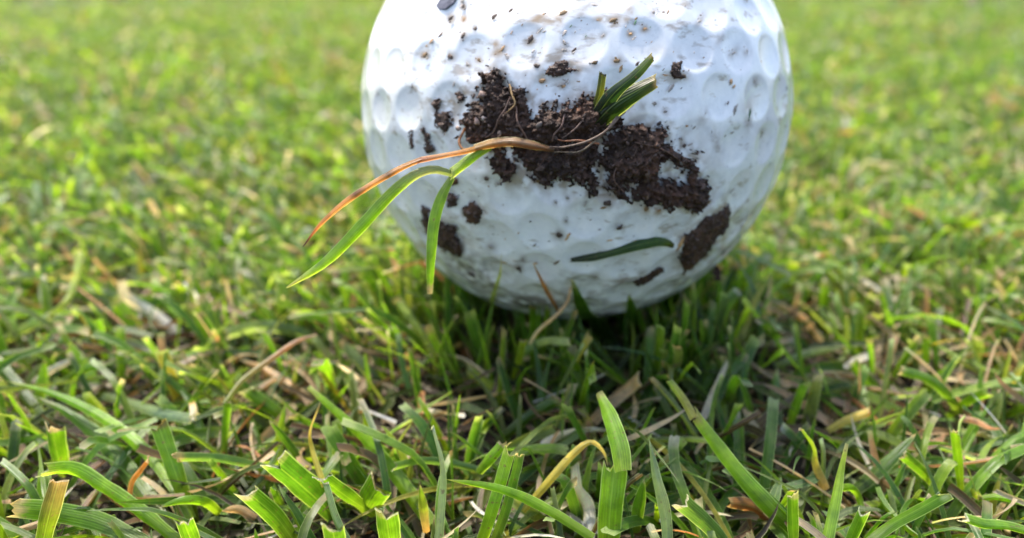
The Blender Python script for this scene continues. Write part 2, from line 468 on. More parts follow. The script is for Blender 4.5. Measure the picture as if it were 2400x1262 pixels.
# ------------------------------------------------------------------ golf ball with its dimples
def geodesic(f):
    ph = (1 + 5 ** .5) / 2
    v = np.array([(-1, ph, 0), (1, ph, 0), (-1, -ph, 0), (1, -ph, 0), (0, -1, ph), (0, 1, ph), (0, -1, -ph), (0, 1, -ph), (ph, 0, -1), (ph, 0, 1), (-ph, 0, -1), (-ph, 0, 1)], float)
    v /= np.linalg.norm(v[0])
    fs = [(0, 11, 5), (0, 5, 1), (0, 1, 7), (0, 7, 10), (0, 10, 11), (1, 5, 9), (5, 11, 4), (11, 10, 2), (10, 7, 6), (7, 1, 8), (3, 9, 4), (3, 4, 2), (3, 2, 6), (3, 6, 8), (3, 8, 9), (4, 9, 5), (2, 4, 11), (6, 2, 10), (8, 6, 7), (9, 8, 1)]
    pts = {}
    for a, b, c in fs:
        for i in range(f + 1):
            for j in range(f + 1 - i):
                # slerp-like: evens out the spacing
                wa, wb, wc = i / f, j / f, (f - i - j) / f
                p = sum(math.sin(w_ * 1.107) * q for w_, q in ((wa, v[a]), (wb, v[b]), (wc, v[c])))
                p = p / np.linalg.norm(p)
                pts[tuple(np.round(p, 4))] = p
    return np.array(list(pts.values()))

def poly_sd(X, Y, poly):
    P = np.array(poly, float); n = len(P)
    d = np.full(X.shape, 1e9); inside = np.zeros(X.shape, bool)
    for i in range(n):
        a = P[i]; b = P[(i + 1) % n]
        e = b - a; wx = X - a[0]; wy = Y - a[1]
        t = np.clip((wx * e[0] + wy * e[1]) / (e @ e + 1e-9), 0, 1)
        d = np.minimum(d, np.hypot(wx - e[0] * t, wy - e[1] * t))
        c = ((a[1] > Y) != (b[1] > Y)) & (X < (b[0] - a[0]) * (Y - a[1]) / (b[1] - a[1] + 1e-9) + a[0])
        inside ^= c
    return np.where(inside, d, -d)

SP = [  # x, y, half length px, ratio, angle (deg, up to the right positive), tone
    (1085, 15, 7, 1.6, 50, 0), (1057, 42, 9, 1.5, 35, 0), (1087, 45, 9, 2, 50, 2), (1085, 84, 11, 2, 50, 0), (1115, 67, 6, 1.2, 40, 0), (1157, 40, 9, 1.5, 45, 0),
    (995, 130, 9, 1.3, 0, 1), (1055, 133, 11, 1.6, -25, 0), (1122, 141, 6, 1.5, -70, 1), (1095, 152, 7, 1, 0, 3), (1168, 122, 15, 2.4, 25, 2), (1160, 104, 8, 1.3, -30, 2),
    (1190, 135, 9, 2, 40, 3), (1243, 92, 13, 1.8, 55, 0), (1265, 72, 15, 5, 38, 3), (1216, 30, 10, 3, 20, 3), (1265, 40, 20, 3.4, 25, 2), (1308, 50, 9, 1.4, 30, 2),
    (1320, 30, 11, 2, 35, 1), (1362, 35, 9, 2, 15, 3), (1388, 12, 24, 5, 22, 3), (1438, 48, 12, 1.8, 15, 1), (1405, 47, 10, 2.2, 0, 2), (1475, 45, 10, 2, 10, 2), (1477, 26, 7, 1.2, 0, 2),
    (1532, 30, 8, 2, 60, 3), (1512, 68, 8, 2, 25, 2), (1478, 80, 7, 1.6, 20, 2), (1413, 84, 9, 3, 40, 3), (1323, 100, 10, 2.6, -70, 3), (1320, 118, 7, 1.4, 0, 3), (1258, 155, 8, 1.4, 0, 0),
    (1270, 190, 12, 1.4, 30, 2), (1394, 147, 9, 1.6, 30, 1), (1446, 143, 9, 1.3, 0, 1), (1321, 202, 8, 1.3, 0, 2), (1355, 165, 10, 2.4, 10, 2), (1560, 176, 12, 4, 0, 2), (1601, 180, 11, 2, 20, 1),
    (1508, 250, 9, 1.6, 80, 3), (1535, 243, 7, 1.3, 0, 3), (1574, 287, 7, 1.2, 20, 3), (1650, 272, 15, 2.6, 62, 3), (1757, 270, 26, 3.6, -88, 4), (1758, 292, 8, 1.2, 0, 4), (1787, 310, 7, 1.2, 0, 3),
    (1677, 322, 18, 3.2, -78, 3), (1682, 345, 9, 1.5, -80, 3), (1752, 120, 9, 2, 80, 3), (1720, 125, 12, 3, 55, 3), (1627, 300, 9, 3, 40, 3), (1596, 325, 8, 1.6, 20, 3), (1560, 262, 7, 1.4, 10, 3),
    (1310, 552, 9, 1.3, 0, 0), (1452, 535, 8, 1.2, 30, 0), (1327, 518, 6, 1.2, 0, 3), (1330, 465, 6, 1.2, 0, 3), (1302, 475, 6, 1.2, 0, 3), (1372, 480, 12, 4, 70, 3), (1424, 478, 12, 1.6, -20, 0),
    (1515, 490, 9, 1.3, -60, 1), (1545, 495, 10, 1.3, 70, 2), (1215, 630, 9, 1.3, 0, 0), (1225, 610, 6, 1, 0, 3), (1150, 580, 10, 1.4, 0, 3), (1105, 645, 12, 1.3, 20, 0), (1060, 610, 9, 2, 30, 3),
    (1698, 590, 14, 2.6, 30, 0), (1765, 500, 18, 3.5, 55, 3), (1745, 540, 12, 3, 50, 3), (1725, 610, 20, 4, 42, 3), (1770, 190, 8, 1.5, 50, 3), (1640, 50, 14, 4, 55, 3), (1690, 90, 14, 4, 52, 3),
    (1110, 225, 8, 1.6, 60, 0), (1095, 190, 7, 1.6, 60, 3), (1180, 165, 8, 1.4, 0, 3), (1235, 175, 9, 1.4, 20, 3), (1505, 640, 10, 2, 20, 3), (1458, 662, 14, 3, 15, 3), (1395, 650, 9, 1.6, 0, 3),
    (1140, 420, 9, 1.4, 0, 0), (1262, 425, 7, 1.4, 0, 1), (1168, 432, 7, 1.2, 0, 3), (1475, 300, 12, 1.6, 35, 0), (1545, 290, 8, 1.6, 40, 0), (1605, 342, 6, 1.2, 0, 0)]
MUD_OUTLINES = [[(1150, 158), (1172, 192), (1240, 218), (1300, 246), (1392, 222), (1430, 232), (1450, 290), (1492, 292), (1560, 305), (1632, 372), (1650, 465), (1625, 498), (1585, 482), (1440, 462), (1388, 450), (1272, 425), (1190, 425), (1140, 350), (1098, 330), (1082, 285), (1135, 205)],
    [(1700, 482), (1717, 497), (1652, 602), (1600, 648), (1602, 562)], [(1028, 520), (1082, 580), (1045, 592)], [(1085, 490), (1131, 498), (1092, 515)], [(1022, 262), (1092, 214), (1042, 304)], [(1282, 172), (1322, 138), (1360, 166)]]

BALL_ROT = np.array(Matrix.Rotation(math.radians(31), 3, 'Z') @ Matrix.Rotation(math.radians(17), 3, 'X') @ Matrix.Rotation(math.radians(8), 3, 'Y'))

STAIN_AND_SHADE = [  # films of dried mud, with shade painted in along the bottom rim: x, y, half sizes, angle, strength, tone (0 grey, 1 brown)
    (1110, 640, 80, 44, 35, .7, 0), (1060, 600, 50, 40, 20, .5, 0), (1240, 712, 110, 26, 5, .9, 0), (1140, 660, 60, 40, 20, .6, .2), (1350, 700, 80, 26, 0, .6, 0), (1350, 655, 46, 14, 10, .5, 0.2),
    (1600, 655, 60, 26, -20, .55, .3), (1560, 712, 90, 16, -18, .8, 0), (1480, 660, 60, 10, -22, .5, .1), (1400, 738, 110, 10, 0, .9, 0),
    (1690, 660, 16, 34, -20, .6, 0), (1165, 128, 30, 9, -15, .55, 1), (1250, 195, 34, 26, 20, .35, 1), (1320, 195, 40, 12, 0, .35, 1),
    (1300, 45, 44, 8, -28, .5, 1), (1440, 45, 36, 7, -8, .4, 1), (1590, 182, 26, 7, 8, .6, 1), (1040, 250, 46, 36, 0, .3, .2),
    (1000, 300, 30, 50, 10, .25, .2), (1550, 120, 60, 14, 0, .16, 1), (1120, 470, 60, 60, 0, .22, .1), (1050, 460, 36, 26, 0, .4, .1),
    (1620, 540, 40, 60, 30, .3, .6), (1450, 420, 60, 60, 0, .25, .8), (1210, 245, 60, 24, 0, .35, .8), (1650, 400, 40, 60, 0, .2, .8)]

def build_ball():
    bm = bmesh.new(); bmesh.ops.create_icosphere(bm, subdivisions=9 if False else 8, radius=1.0)
    me = bpy.data.meshes.new('golf_ball'); bm.to_mesh(me); bm.free()
    nv = len(me.vertices)
    co = np.empty(nv * 3, np.float32); me.vertices.foreach_get('co', co); co = co.reshape(-1, 3).astype(float)
    co /= np.linalg.norm(co, axis=1, keepdims=True)
    ctr = geodesic(6) @ BALL_ROT.T
    # nearest dimple
    best = np.full(nv, 9.0)
    for s in range(0, nv, 20000):
        d = co[s:s + 20000] @ ctr.T
        best[s:s + 20000] = np.arccos(np.clip(d.max(1), -1, 1))
    arc = best * BALL_R
    rd = 1.95; dep = .26
    q = np.clip(arc / rd, 0, 1)
    prof = -dep * (1 - q ** 2) ** 1.0
    edge = np.clip((arc - rd + .45) / .55, 0, 1); edge = edge * edge * (3 - 2 * edge)
    prof = prof * (1 - edge)
    R = BALL_R + prof
    V = BC + co * R[:, None]
    # faint films of dried mud, plus the bottom rim's shade painted as grey
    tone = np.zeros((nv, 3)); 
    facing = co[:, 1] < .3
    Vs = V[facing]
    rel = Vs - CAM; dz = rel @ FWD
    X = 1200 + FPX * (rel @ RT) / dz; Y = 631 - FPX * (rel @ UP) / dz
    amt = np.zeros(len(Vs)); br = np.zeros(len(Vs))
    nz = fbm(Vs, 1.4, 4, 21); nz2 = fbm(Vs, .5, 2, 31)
    for x, y, a, b_, an, s, t in STAIN_AND_SHADE:
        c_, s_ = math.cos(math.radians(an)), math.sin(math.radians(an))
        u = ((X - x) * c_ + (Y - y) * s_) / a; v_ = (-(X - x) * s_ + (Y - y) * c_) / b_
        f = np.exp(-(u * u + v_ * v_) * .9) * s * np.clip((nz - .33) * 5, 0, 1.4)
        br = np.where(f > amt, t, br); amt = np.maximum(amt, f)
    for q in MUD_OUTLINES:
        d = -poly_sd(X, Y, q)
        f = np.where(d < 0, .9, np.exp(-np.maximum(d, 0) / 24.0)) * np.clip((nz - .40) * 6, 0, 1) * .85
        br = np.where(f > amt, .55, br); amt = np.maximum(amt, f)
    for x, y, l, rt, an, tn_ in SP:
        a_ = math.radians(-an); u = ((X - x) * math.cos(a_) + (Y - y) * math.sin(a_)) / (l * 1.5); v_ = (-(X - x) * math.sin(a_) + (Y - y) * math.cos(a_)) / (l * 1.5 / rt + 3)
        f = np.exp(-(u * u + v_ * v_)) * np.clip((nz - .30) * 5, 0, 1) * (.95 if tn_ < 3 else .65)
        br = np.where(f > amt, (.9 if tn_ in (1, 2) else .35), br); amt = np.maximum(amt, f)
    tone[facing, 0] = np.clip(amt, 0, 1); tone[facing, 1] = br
    a = me.attributes.new('film_shade', 'FLOAT_VECTOR', 'POINT'); a.data.foreach_set('vector', tone.astype(np.float32).ravel())
    me.vertices.foreach_set('co', ((V - np.array([0, 0, 0])) * MM).astype(np.float32).ravel())
    me.polygons.foreach_set('use_smooth', np.full(len(me.polygons), True))
    me.update()
    m, nt, b = nodes_of('urethane_cover')
    geo = N(nt, 'ShaderNodeNewGeometry').outputs['Position']
    film_shade = N(nt, 'ShaderNodeAttribute', attribute_name='film_shade').outputs['Vector']
    sep = N(nt, 'ShaderNodeSeparateXYZ'); nt.links.new(film_shade, sep.inputs[0])
    # fine flecks, drawn out up to the right
    mp = N(nt, 'ShaderNodeMapping'); nt.links.new(geo, mp.inputs['Vector'])
    mp.inputs['Rotation'].default_value = (0, math.radians(38), 0); mp.inputs['Scale'].default_value = (420, 900, 1300)
    fl = noise(nt, 1.0, 4, .62, mp.outputs[0])
    big = noise(nt, 130, 3, .6, geo)
    thr = math_n(nt, 'SUBTRACT', fl, math_n(nt, 'MULTIPLY_ADD', big, -.28, .715))
    fleck = N(nt, 'ShaderNodeClamp'); nt.links.new(math_n(nt, 'MULTIPLY', thr, 9.0), fleck.inputs[0])
    haze = noise(nt, 700, 5, .7, geo)
    white = ramp(nt, haze, [(.3, (.57, .59, .60)), (.6, (.69, .70, .70)), (.8, (.75, .75, .74))])
    c = mixc(nt, math_n(nt, 'MULTIPLY', fleck.outputs[0], .7), white, (.24, .19, .13))
    film_shade_c = mixc(nt, sep.outputs[1], (.13, .12, .105), (.27, .17, .07))
    c = mixc(nt, sep.outputs[0], c, film_shade_c)
    nt.links.new(c, b.inputs['Base Color'])
    rr = math_n(nt, 'MULTIPLY_ADD', haze, .25, .18)
    rr = math_n(nt, 'MULTIPLY_ADD', sep.outputs[0], .4, rr)
    nt.links.new(rr, b.inputs['Roughness'])
    b.inputs['Coat Weight'].default_value = .8; b.inputs['Coat Roughness'].default_value = .05
    bmp = N(nt, 'ShaderNodeBump'); bmp.inputs['Strength'].default_value = .25; bmp.inputs['Distance'].default_value = .00006
    nt.links.new(haze, bmp.inputs['Height']); nt.links.new(bmp.outputs[0], b.inputs['Normal'])
    me.materials.append(m)
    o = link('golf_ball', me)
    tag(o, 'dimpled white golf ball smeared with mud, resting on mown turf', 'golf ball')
    return o
ball = build_ball()

# printed mark near the top left of the cover: a slim dark lozenge of ink
def build_mark():
    pts = []
    for (x, y) in ((1022, 14), (1030, 24), (1044, 22), (1062, 8), (1078, -12), (1072, -24), (1052, -22), (1034, -6)):
        p, n = on_ball(x, y, .02); pts.append(p)
    c = np.mean(pts, 0); n = (c - BC) / np.linalg.norm(c - BC)
    ring_in = [BC + (p - BC) / np.linalg.norm(p - BC) * (BALL_R + .035) for p in [c + (p - c) * .93 for p in pts]]
    low = [BC + (p - BC) / np.linalg.norm(p - BC) * (BALL_R - .4) for p in pts]
    V = np.array(low + pts + ring_in + [BC + n * (BALL_R + .04)])
    k = len(pts); F = []
    for i in range(k):
        j = (i + 1) % k
        F.append([i, j, k + j, k + i]); F.append([k + i, k + j, 2 * k + j, 2 * k + i])
    bm = bmesh.new(); vs = [bm.verts.new(v * MM) for v in V]
    for f in F: bm.faces.new([vs[i] for i in f])
    for i in range(k): bm.faces.new([vs[2 * k + i], vs[2 * k + (i + 1) % k], vs[3 * k]])
    bmesh.ops.recalc_face_normals(bm, faces=bm.faces[:])
    me = bpy.data.meshes.new('printed_mark'); bm.to_mesh(me); bm.free()
    m, nt, b = nodes_of('dark_ink')
    geo = N(nt, 'ShaderNodeNewGeometry').outputs['Position']
    nt.links.new(ramp(nt, noise(nt, 2500, 3, .6, geo), [(.35, (.035, .035, .05)), (.7, (.12, .12, .15))]), b.inputs['Base Color'])
    b.inputs['Roughness'].default_value = .35
    link('printed_mark', me, m, ball)
build_mark()

# ------------------------------------------------------------------ mud stuck to the ball
def ball_points(X, Y):
    r = FWD + ((X - 1200) / FPX)[..., None] * RT + ((631 - Y) / FPX)[..., None] * UP
    r /= np.linalg.norm(r, axis=-1, keepdims=True)
    oc = CAM - BC; b = r @ oc; c = oc @ oc - BALL_R ** 2
    d = np.maximum(b * b - c, 0)
    p = CAM + r * (-b - np.sqrt(d))[..., None]
    n = (p - BC) / np.linalg.norm(p - BC, axis=-1, keepdims=True)
    return p, n

def mud_mesh(name, polys, holes, thick, rag=26, step=2.8, seed=0, floor=.03):
    allp = np.array([q for p in polys for q in p], float)
    x0, y0 = allp.min(0) - 26; x1, y1 = allp.max(0) + 26
    gx = np.arange(x0, x1, step); gy = np.arange(y0, y1, step)
    X, Y = np.meshgrid(gx, gy)
    p, n = ball_points(X, Y)
    sd = np.max([poly_sd(X, Y, q) for q in polys], 0)
    for h in holes: sd = np.minimum(sd, -poly_sd(X, Y, h))
    nz = fbm(p, 1.1, 4, 50 + seed) - .5
    nf = fbm(p, 4.5, 3, 70 + seed) - .5
    f = sd + nz * rag * 2.4 + nf * rag * 1.3 + (vnoise(p, 9.0, 77 + seed) - .5) * rag * .8 + 2.0
    body = 1 - np.exp(-np.maximum(f, 0) / 24.0)
    lump = .35 + 1.15 * fbm(p, .9, 3, 90 + seed) ** 1.2 + .75 * (fbm(p, 3.2, 3, 95 + seed) - .35) + .4 * (vnoise(p, 7.5, 99 + seed) - .5)
    h = np.where(f > 0, floor + thick * body * np.maximum(lump, .05), -.35)
    V = p + n * h[..., None]
    ok = f > -step
    idx = -np.ones(X.shape, int)
    q = ok[:-1, :-1] & ok[:-1, 1:] & ok[1:, 1:] & ok[1:, :-1] & ((f[:-1, :-1] > 0) | (f[:-1, 1:] > 0) | (f[1:, 1:] > 0) | (f[1:, :-1] > 0))
    use = np.zeros(X.shape, bool)
    use[:-1, :-1] |= q; use[:-1, 1:] |= q; use[1:, 1:] |= q; use[1:, :-1] |= q
    idx[use] = np.arange(use.sum())
    Fq = np.stack([idx[1:, :-1][q], idx[1:, 1:][q], idx[:-1, 1:][q], idx[:-1, :-1][q]], -1)
    Vv = V[use]
    top = V[(f > 6)]; topn = n[f > 6]
    return Vv, Fq, top, topn

_b = bmesh.new(); bmesh.ops.create_icosphere(_b, subdivisions=1, radius=1.0)
ICO_V = np.array([v.co[:] for v in _b.verts]); ICO_F = np.array([[v.index for v in f.verts] for f in _b.faces]); _b.free()
_b = bmesh.new(); bmesh.ops.create_icosphere(_b, subdivisions=2, radius=1.0)
ICO2_V = np.array([v.co[:] for v in _b.verts]); ICO2_F = np.array([[v.index for v in f.verts] for f in _b.faces]); _b.free()

def lumps(pos, nrm, size, col, flat=.6, ang=None, stretch=None, base=(ICO_V, ICO_F)):
    IV, IF = base
    Vs, Fs, Cs = [], [], []; off = 0
    for i in range(len(pos)):
        n = nrm[i]; a = np.cross(n, [0.13, .2, 1.0]); a /= np.linalg.norm(a); b_ = np.cross(n, a)
        th = rng.uniform(0, 6.28) if ang is None else ang[i]
        e1 = a * math.cos(th) + b_ * math.sin(th); e2 = np.cross(n, e1)
        st = rng.uniform(1, 2.0) if stretch is None else stretch[i]
        v = IV * (1 + rng.normal(0, .2, (len(IV), 1)))
        fl = flat if np.ndim(flat) == 0 else flat[i]
        v = v[:, :1] * e1 * size[i] * st + v[:, 1:2] * e2 * size[i] + v[:, 2:3] * n * size[i] * fl
        Vs.append(v + pos[i]); Fs.append(IF + off); Cs.append(np.repeat(col[i][None], len(v), 0)); off += len(v)
    return np.concatenate(Vs), np.concatenate(Fs), np.concatenate(Cs)

def tube(path, rad, col, sides=7, sub=5, wob=0.0):
    P = catmull(np.array(path, float), sub)
    k = len(P); R_ = np.interp(np.linspace(0, 1, k), np.linspace(0, 1, len(rad)), rad)
    if wob: P = P + (np.stack([vnoise(P, .9, 7), vnoise(P, .9, 8), vnoise(P, .9, 9)], 1) - .5) * wob
    T = np.gradient(P, axis=0); T /= np.linalg.norm(T, axis=1, keepdims=True)
    a = np.cross(T, [0.1, 1, .2]); a /= np.linalg.norm(a, axis=1, keepdims=True); b_ = np.cross(T, a)
    th = np.linspace(0, 2 * np.pi, sides, endpoint=False)
    V = P[:, None] + (a[:, None] * np.cos(th)[None, :, None] + b_[:, None] * np.sin(th)[None, :, None]) * R_[:, None, None]
    idx = np.arange(k * sides).reshape(k, sides); nx = np.roll(idx, -1, 1)
    F = np.stack([idx[:-1], nx[:-1], nx[1:], idx[1:]], -1).reshape(-1, 4)
    col = np.array(col, float)
    if col.ndim == 1: C = np.repeat(col[None], k * sides, 0)
    else:
        tt = np.linspace(0, 1, k); C = np.stack([np.interp(tt, np.linspace(0, 1, len(col)), col[:, j]) for j in range(3)], 1); C = np.repeat(C, sides, 0)
    V = V.reshape(-1, 3)
    # close both ends
    V = np.concatenate([V, P[:1], P[-1:]]); C = np.concatenate([C, C[:1], C[-1:]])
    e0 = np.stack([idx[0], nx[0], np.full(sides, k * sides), np.full(sides, k * sides)], -1)
    return V, F, C, idx, P

def catmull(P, sub):
    if len(P) < 3: return np.array([P[0] + (P[-1] - P[0]) * t for t in np.linspace(0, 1, sub * 2 + 1)])
    Q = np.vstack([2 * P[0] - P[1], P, 2 * P[-1] - P[-2]]); out = []
    for i in range(1, len(Q) - 2):
        for t in np.linspace(0, 1, sub, endpoint=False):
            a, b, c, d = Q[i - 1], Q[i], Q[i + 1], Q[i + 2]
            out.append(.5 * ((2 * b) + (c - a) * t + (2 * a - 5 * b + 4 * c - d) * t * t + (3 * b - a - 3 * c + d) * t ** 3))
    out.append(P[-1]); return np.array(out)

def tube_obj(name, path, rad, col, mat, parent=None, base=None, **kw):
    V, F, C, idx, P = tube(path, rad, col, **kw)
    base = P[0] if base is None else np.asarray(base)
    n = len(V) - 2
    me = mesh_np(name, V[:n] - base, F, C[:n], np.column_stack([np.full(n, .25), np.linspace(0, 1, n), np.full(n, .5)]))
    return link(name, me, mat, parent, None if parent is not None else base)

def mud_thing(label, polys, holes=(), thick=.6, crumbs=20, **kw):
    V, F, top, tn = mud_mesh('mud_clump', polys, holes, thick, **kw)
    base = V.mean(0)
    o = link('mud_clump', mesh_np('mud_clump', V - base, F), M_mud, None, base)
    tag(o, label, 'mud')
    if crumbs and len(top):
        k = rng.integers(0, len(top), crumbs)
        pal = np.array([[.03, .016, .011], [.05, .028, .02], [.07, .042, .03], [.12, .075, .055], [.045, .025, .02]])
        Vc, Fc, Cc = lumps(top[k] + tn[k] * .02 - base, tn[k], rng.uniform(.04, .14, crumbs) * (1 + (rng.random(crumbs) < .12) * .8), pal[rng.choice(5, crumbs, p=[.35, .3, .2, .05, .1])], .8)
        c = link('soil_crumbs', mesh_np('soil_crumbs', Vc, Fc, Cc, smooth=False), M_crumb, o); c['kind'] = 'stuff'
    return o, base

main, mbase = mud_thing('largest dark brown mud clump across the middle of the ball with roots caught in it',
    [[(1150, 158), (1166, 160), (1172, 192), (1190, 208), (1240, 218), (1235, 245), (1262, 250), (1300, 246), (1345, 240), (1392, 222), (1430, 232), (1450, 280), (1405, 335), (1250, 350), (1140, 345), (1098, 330), (1082, 285), (1100, 250), (1135, 205)],
     [(1140, 345), (1250, 330), (1400, 325), (1440, 305), (1492, 292), (1560, 305), (1580, 340), (1632, 372), (1645, 420), (1650, 465), (1625, 498), (1585, 482), (1500, 470), (1440, 462), (1415, 436), (1388, 450), (1365, 432), (1272, 425), (1250, 398), (1215, 392), (1190, 425), (1165, 392)]],
    [[(1546, 378), (1590, 385), (1588, 420), (1552, 415)], [(1400, 362), (1416, 358), (1420, 470), (1402, 470)], [(1192, 362), (1224, 356), (1228, 396), (1200, 392)], [(1226, 216), (1264, 224), (1258, 264), (1238, 260)], [(1470, 440), (1486, 436), (1490, 480), (1474, 484)]], thick=1.15, crumbs=420, rag=30, seed=1)
mud_thing('slanting dark brown mud smear low on the right side of the ball', [[(1700, 482), (1717, 497), (1688, 545), (1652, 602), (1600, 648), (1594, 600), (1602, 562), (1645, 520)]], thick=.45, crumbs=90, rag=11, seed=2)
mud_thing('dark mud patch on the lower left of the ball behind the hanging green blade', [[(1028, 520), (1062, 532), (1082, 580), (1082, 600), (1045, 592), (1026, 570)]], thick=.4, crumbs=36, rag=10, seed=3)
mud_thing('small round dark mud spot with amber centre between hanging blade and pale dimple', [[(1085, 490), (1110, 472), (1131, 498), (1118, 524), (1092, 515)]], thick=.32, crumbs=14, rag=9, seed=4)
mud_thing('speckled mud patch just left of the largest clump on the ball', [[(1022, 262), (1046, 262), (1058, 292), (1042, 304), (1020, 290)], [(1062, 212), (1086, 214), (1092, 240), (1074, 236)], [(1014, 230), (1026, 240), (1024, 256), (1016, 250)]], thick=.3, crumbs=26, rag=12, seed=5)
mud_thing('pair of short vertical mud streaks near the left edge of the ball', [[(958, 312), (968, 310), (970, 345), (962, 350)], [(992, 308), (1004, 316), (1012, 350), (1002, 356)]], thick=.22, crumbs=8, rag=9, seed=6)
mud_thing('dark curved mud fleck above the middle of the largest clump', [[(1282, 172), (1302, 146), (1322, 138), (1334, 158), (1360, 166), (1330, 172), (1300, 178)]], thick=.35, crumbs=16, rag=9, seed=7)
mud_thing('small dark mud fleck right of the green sprig on the ball', [[(1574, 144), (1597, 144), (1594, 168), (1604, 182), (1582, 184), (1572, 170)]], thick=.3, crumbs=8, rag=6, seed=8)
mud_thing('thin slanting mud streak below the flat green fragment on the ball', [[(1484, 660), (1510, 648), (1548, 630), (1558, 636), (1520, 660), (1492, 668)]], thick=.2, crumbs=8, rag=6, seed=9)
mud_thing('narrow mud streak beside the hanging green blade near the ball edge', [[(988, 486), (1002, 496), (1006, 540), (1018, 560), (1000, 548), (990, 520)]], thick=.22, crumbs=8, rag=7, seed=10)
mud_thing('dark teal smudge of mud at the lower right rim of the ball', [[(1672, 628), (1684, 630), (1692, 662), (1676, 658)]], thick=.2, crumbs=0, rag=5, seed=11)
mud_thing('small dark mud speck between the largest clump and the slanting smear', [[(1656, 448), (1668, 438), (1662, 466), (1640, 478), (1632, 470)]], thick=.22, crumbs=6, rag=8, seed=12)
mud_thing('dark mud knot right behind the fork of the two hanging blades', [[(1052, 412), (1076, 420), (1066, 436), (1052, 430)], [(1046, 456), (1068, 462), (1066, 482), (1050, 484)]], thick=.3, crumbs=12, rag=8, seed=13)

# loose specks of soil and grit
TONES = np.array([[.06, .038, .026], [.15, .095, .04], [.34, .21, .10], [.30, .28, .26], [.08, .17, .09]])
sp_pos, sp_n, sp_s, sp_c, sp_a, sp_st, sp_f = [], [], [], [], [], [], []
def ball_angle(n, deg):       # direction on the cover that runs up to the right
    a = np.cross(n, [0.13, .2, 1.0]); a /= np.linalg.norm(a); b_ = np.cross(n, a)
    d = RT * math.cos(math.radians(deg)) + UP * math.sin(math.radians(deg)); d = d - n * (d @ n)
    return math.atan2(d @ b_, d @ a)
for x, y, l, rt, an, tn_ in SP:
    for q in range(3):
        jx, jy = (0, 0) if q == 0 else rng.normal(0, l * .55, 2)
        p, n = on_ball(x + jx, y + jy, -.01); dpt = depth_of(p)
        s = l / FPX * dpt / rt * (1 if q == 0 else rng.uniform(.3, .6))
        sp_pos.append(p); sp_n.append(n); sp_s.append(s * (.8 if tn_ < 2 else .6)); sp_c.append(TONES[tn_] * rng.uniform(.7, 1.2)); sp_a.append(ball_angle(n, an + rng.normal(0, 12)))
        sp_st.append(max(1, rt * (1 if q == 0 else .8))); sp_f.append(.3 if tn_ < 2 else .06)
for q in range(900):
    x, y = rng.uniform(880, 1850), rng.uniform(-160, 720)
    if math.hypot(x - 1355, y - 235) > 500: continue
    dens = .9 if (y < 320 and 980 < x < 1650) else .5
    if x < 980 and y < 400: dens = .06
    if rng.random() > dens: continue
    p, n = on_ball(x, y, -.01)
    sp_pos.append(p); sp_n.append(n); sp_s.append(rng.gamma(1.4, .022) + .02)
    sp_c.append(TONES[rng.choice(5, p=[.2, .16, .22, .38, .04])] * rng.uniform(.8, 1.4)); sp_a.append(ball_angle(n, 42 + rng.normal(0, 25))); sp_st.append(rng.uniform(1, 4)); sp_f.append(.12)
V_, F_, C_ = lumps(sp_pos, sp_n, sp_s, sp_c, np.array(sp_f), sp_a, sp_st, (ICO2_V, ICO2_F))
o = link('dirt_specks', mesh_np('dirt_specks', V_, F_, C_), M_crumb); o['kind'] = 'stuff'
o['label'] = 'scattered flecks of brown and grey dirt over the white ball cover'; o['category'] = 'dirt'

# pale pebbles and root fibres in the big clump
for (x, y, s, c) in ((1131, 284, .22, (.30, .20, .16)), (1146, 278, .18, (.28, .24, .22)), (1143, 225, .3, (.16, .11, .09)), (1090, 300, .18, (.2, .15, .12)), (1325, 380, .13, (.26, .2, .17)), (1268, 292, .2, (.11, .09, .08)), (1180, 312, .14, (.24, .17, .13))):
    p, n = on_ball(x, y, 1.0)
    V, F, C = lumps([p - mbase], [n], [s], [np.array(c)], .7, base=(ICO2_V, ICO2_F))
    link('grit', mesh_np('grit', V, F, C), M_crumb, main)

def bpath(pts):
    return [on_ball(x, y, l)[0] for x, y, l in pts]
FB = [  # fibres: points x, y, height over the cover; radius; colour
    ([(1205, 230, 1.0), (1190, 270, 1.4), (1175, 300, 1.3), (1150, 318, 1.1)], .07, (.10, .06, .045)),
    ([(1215, 250, 1.0), (1225, 290, 1.4), (1240, 320, 1.3), (1250, 345, 1.2)], .07, (.12, .07, .05)),
    ([(1100, 300, .8), (1095, 325, 1.1), (1105, 345, 1.3), (1130, 350, 1.5)], .10, (.32, .15, .06)),
    ([(1460, 262, .7), (1430, 290, 1.5), (1390, 318, 1.7), (1330, 336, 1.7), (1290, 340, 1.5)], .10, (.13, .09, .065)),
    ([(1480, 245, .4), (1440, 275, 1.3), (1395, 322, 1.6), (1350, 348, 1.6), (1300, 352, 1.4)], .08, (.17, .13, .09)),
    ([(1330, 250, .9), (1318, 290, 1.3), (1300, 315, 1.2), (1296, 330, 1.1)], .07, (.16, .10, .08)),
    ([(1370, 270, .9), (1350, 295, 1.3), (1322, 318, 1.2)], .06, (.15, .10, .08)),
    ([(1400, 335, 1.2), (1360, 325, 1.5), (1310, 322, 1.3)], .08, (.26, .11, .05)),
    ([(1480, 330, .9), (1540, 345, 1.0), (1590, 380, .8)], .05, (.12, .07, .05)),
    ([(1195, 205, .6), (1215, 240, 1.2), (1200, 262, 1.2)], .07, (.28, .19, .08)),
    ([(1450, 370, .9), (1430, 410, 1.0), (1460, 440, .9)], .05, (.15, .09, .07))]
for pts, r_, c_ in FB:
    tube_obj('root_fibre', bpath(pts), [r_, r_ * 1.1, r_ * .6], c_, M_fibre, main, mbase, wob=.35)

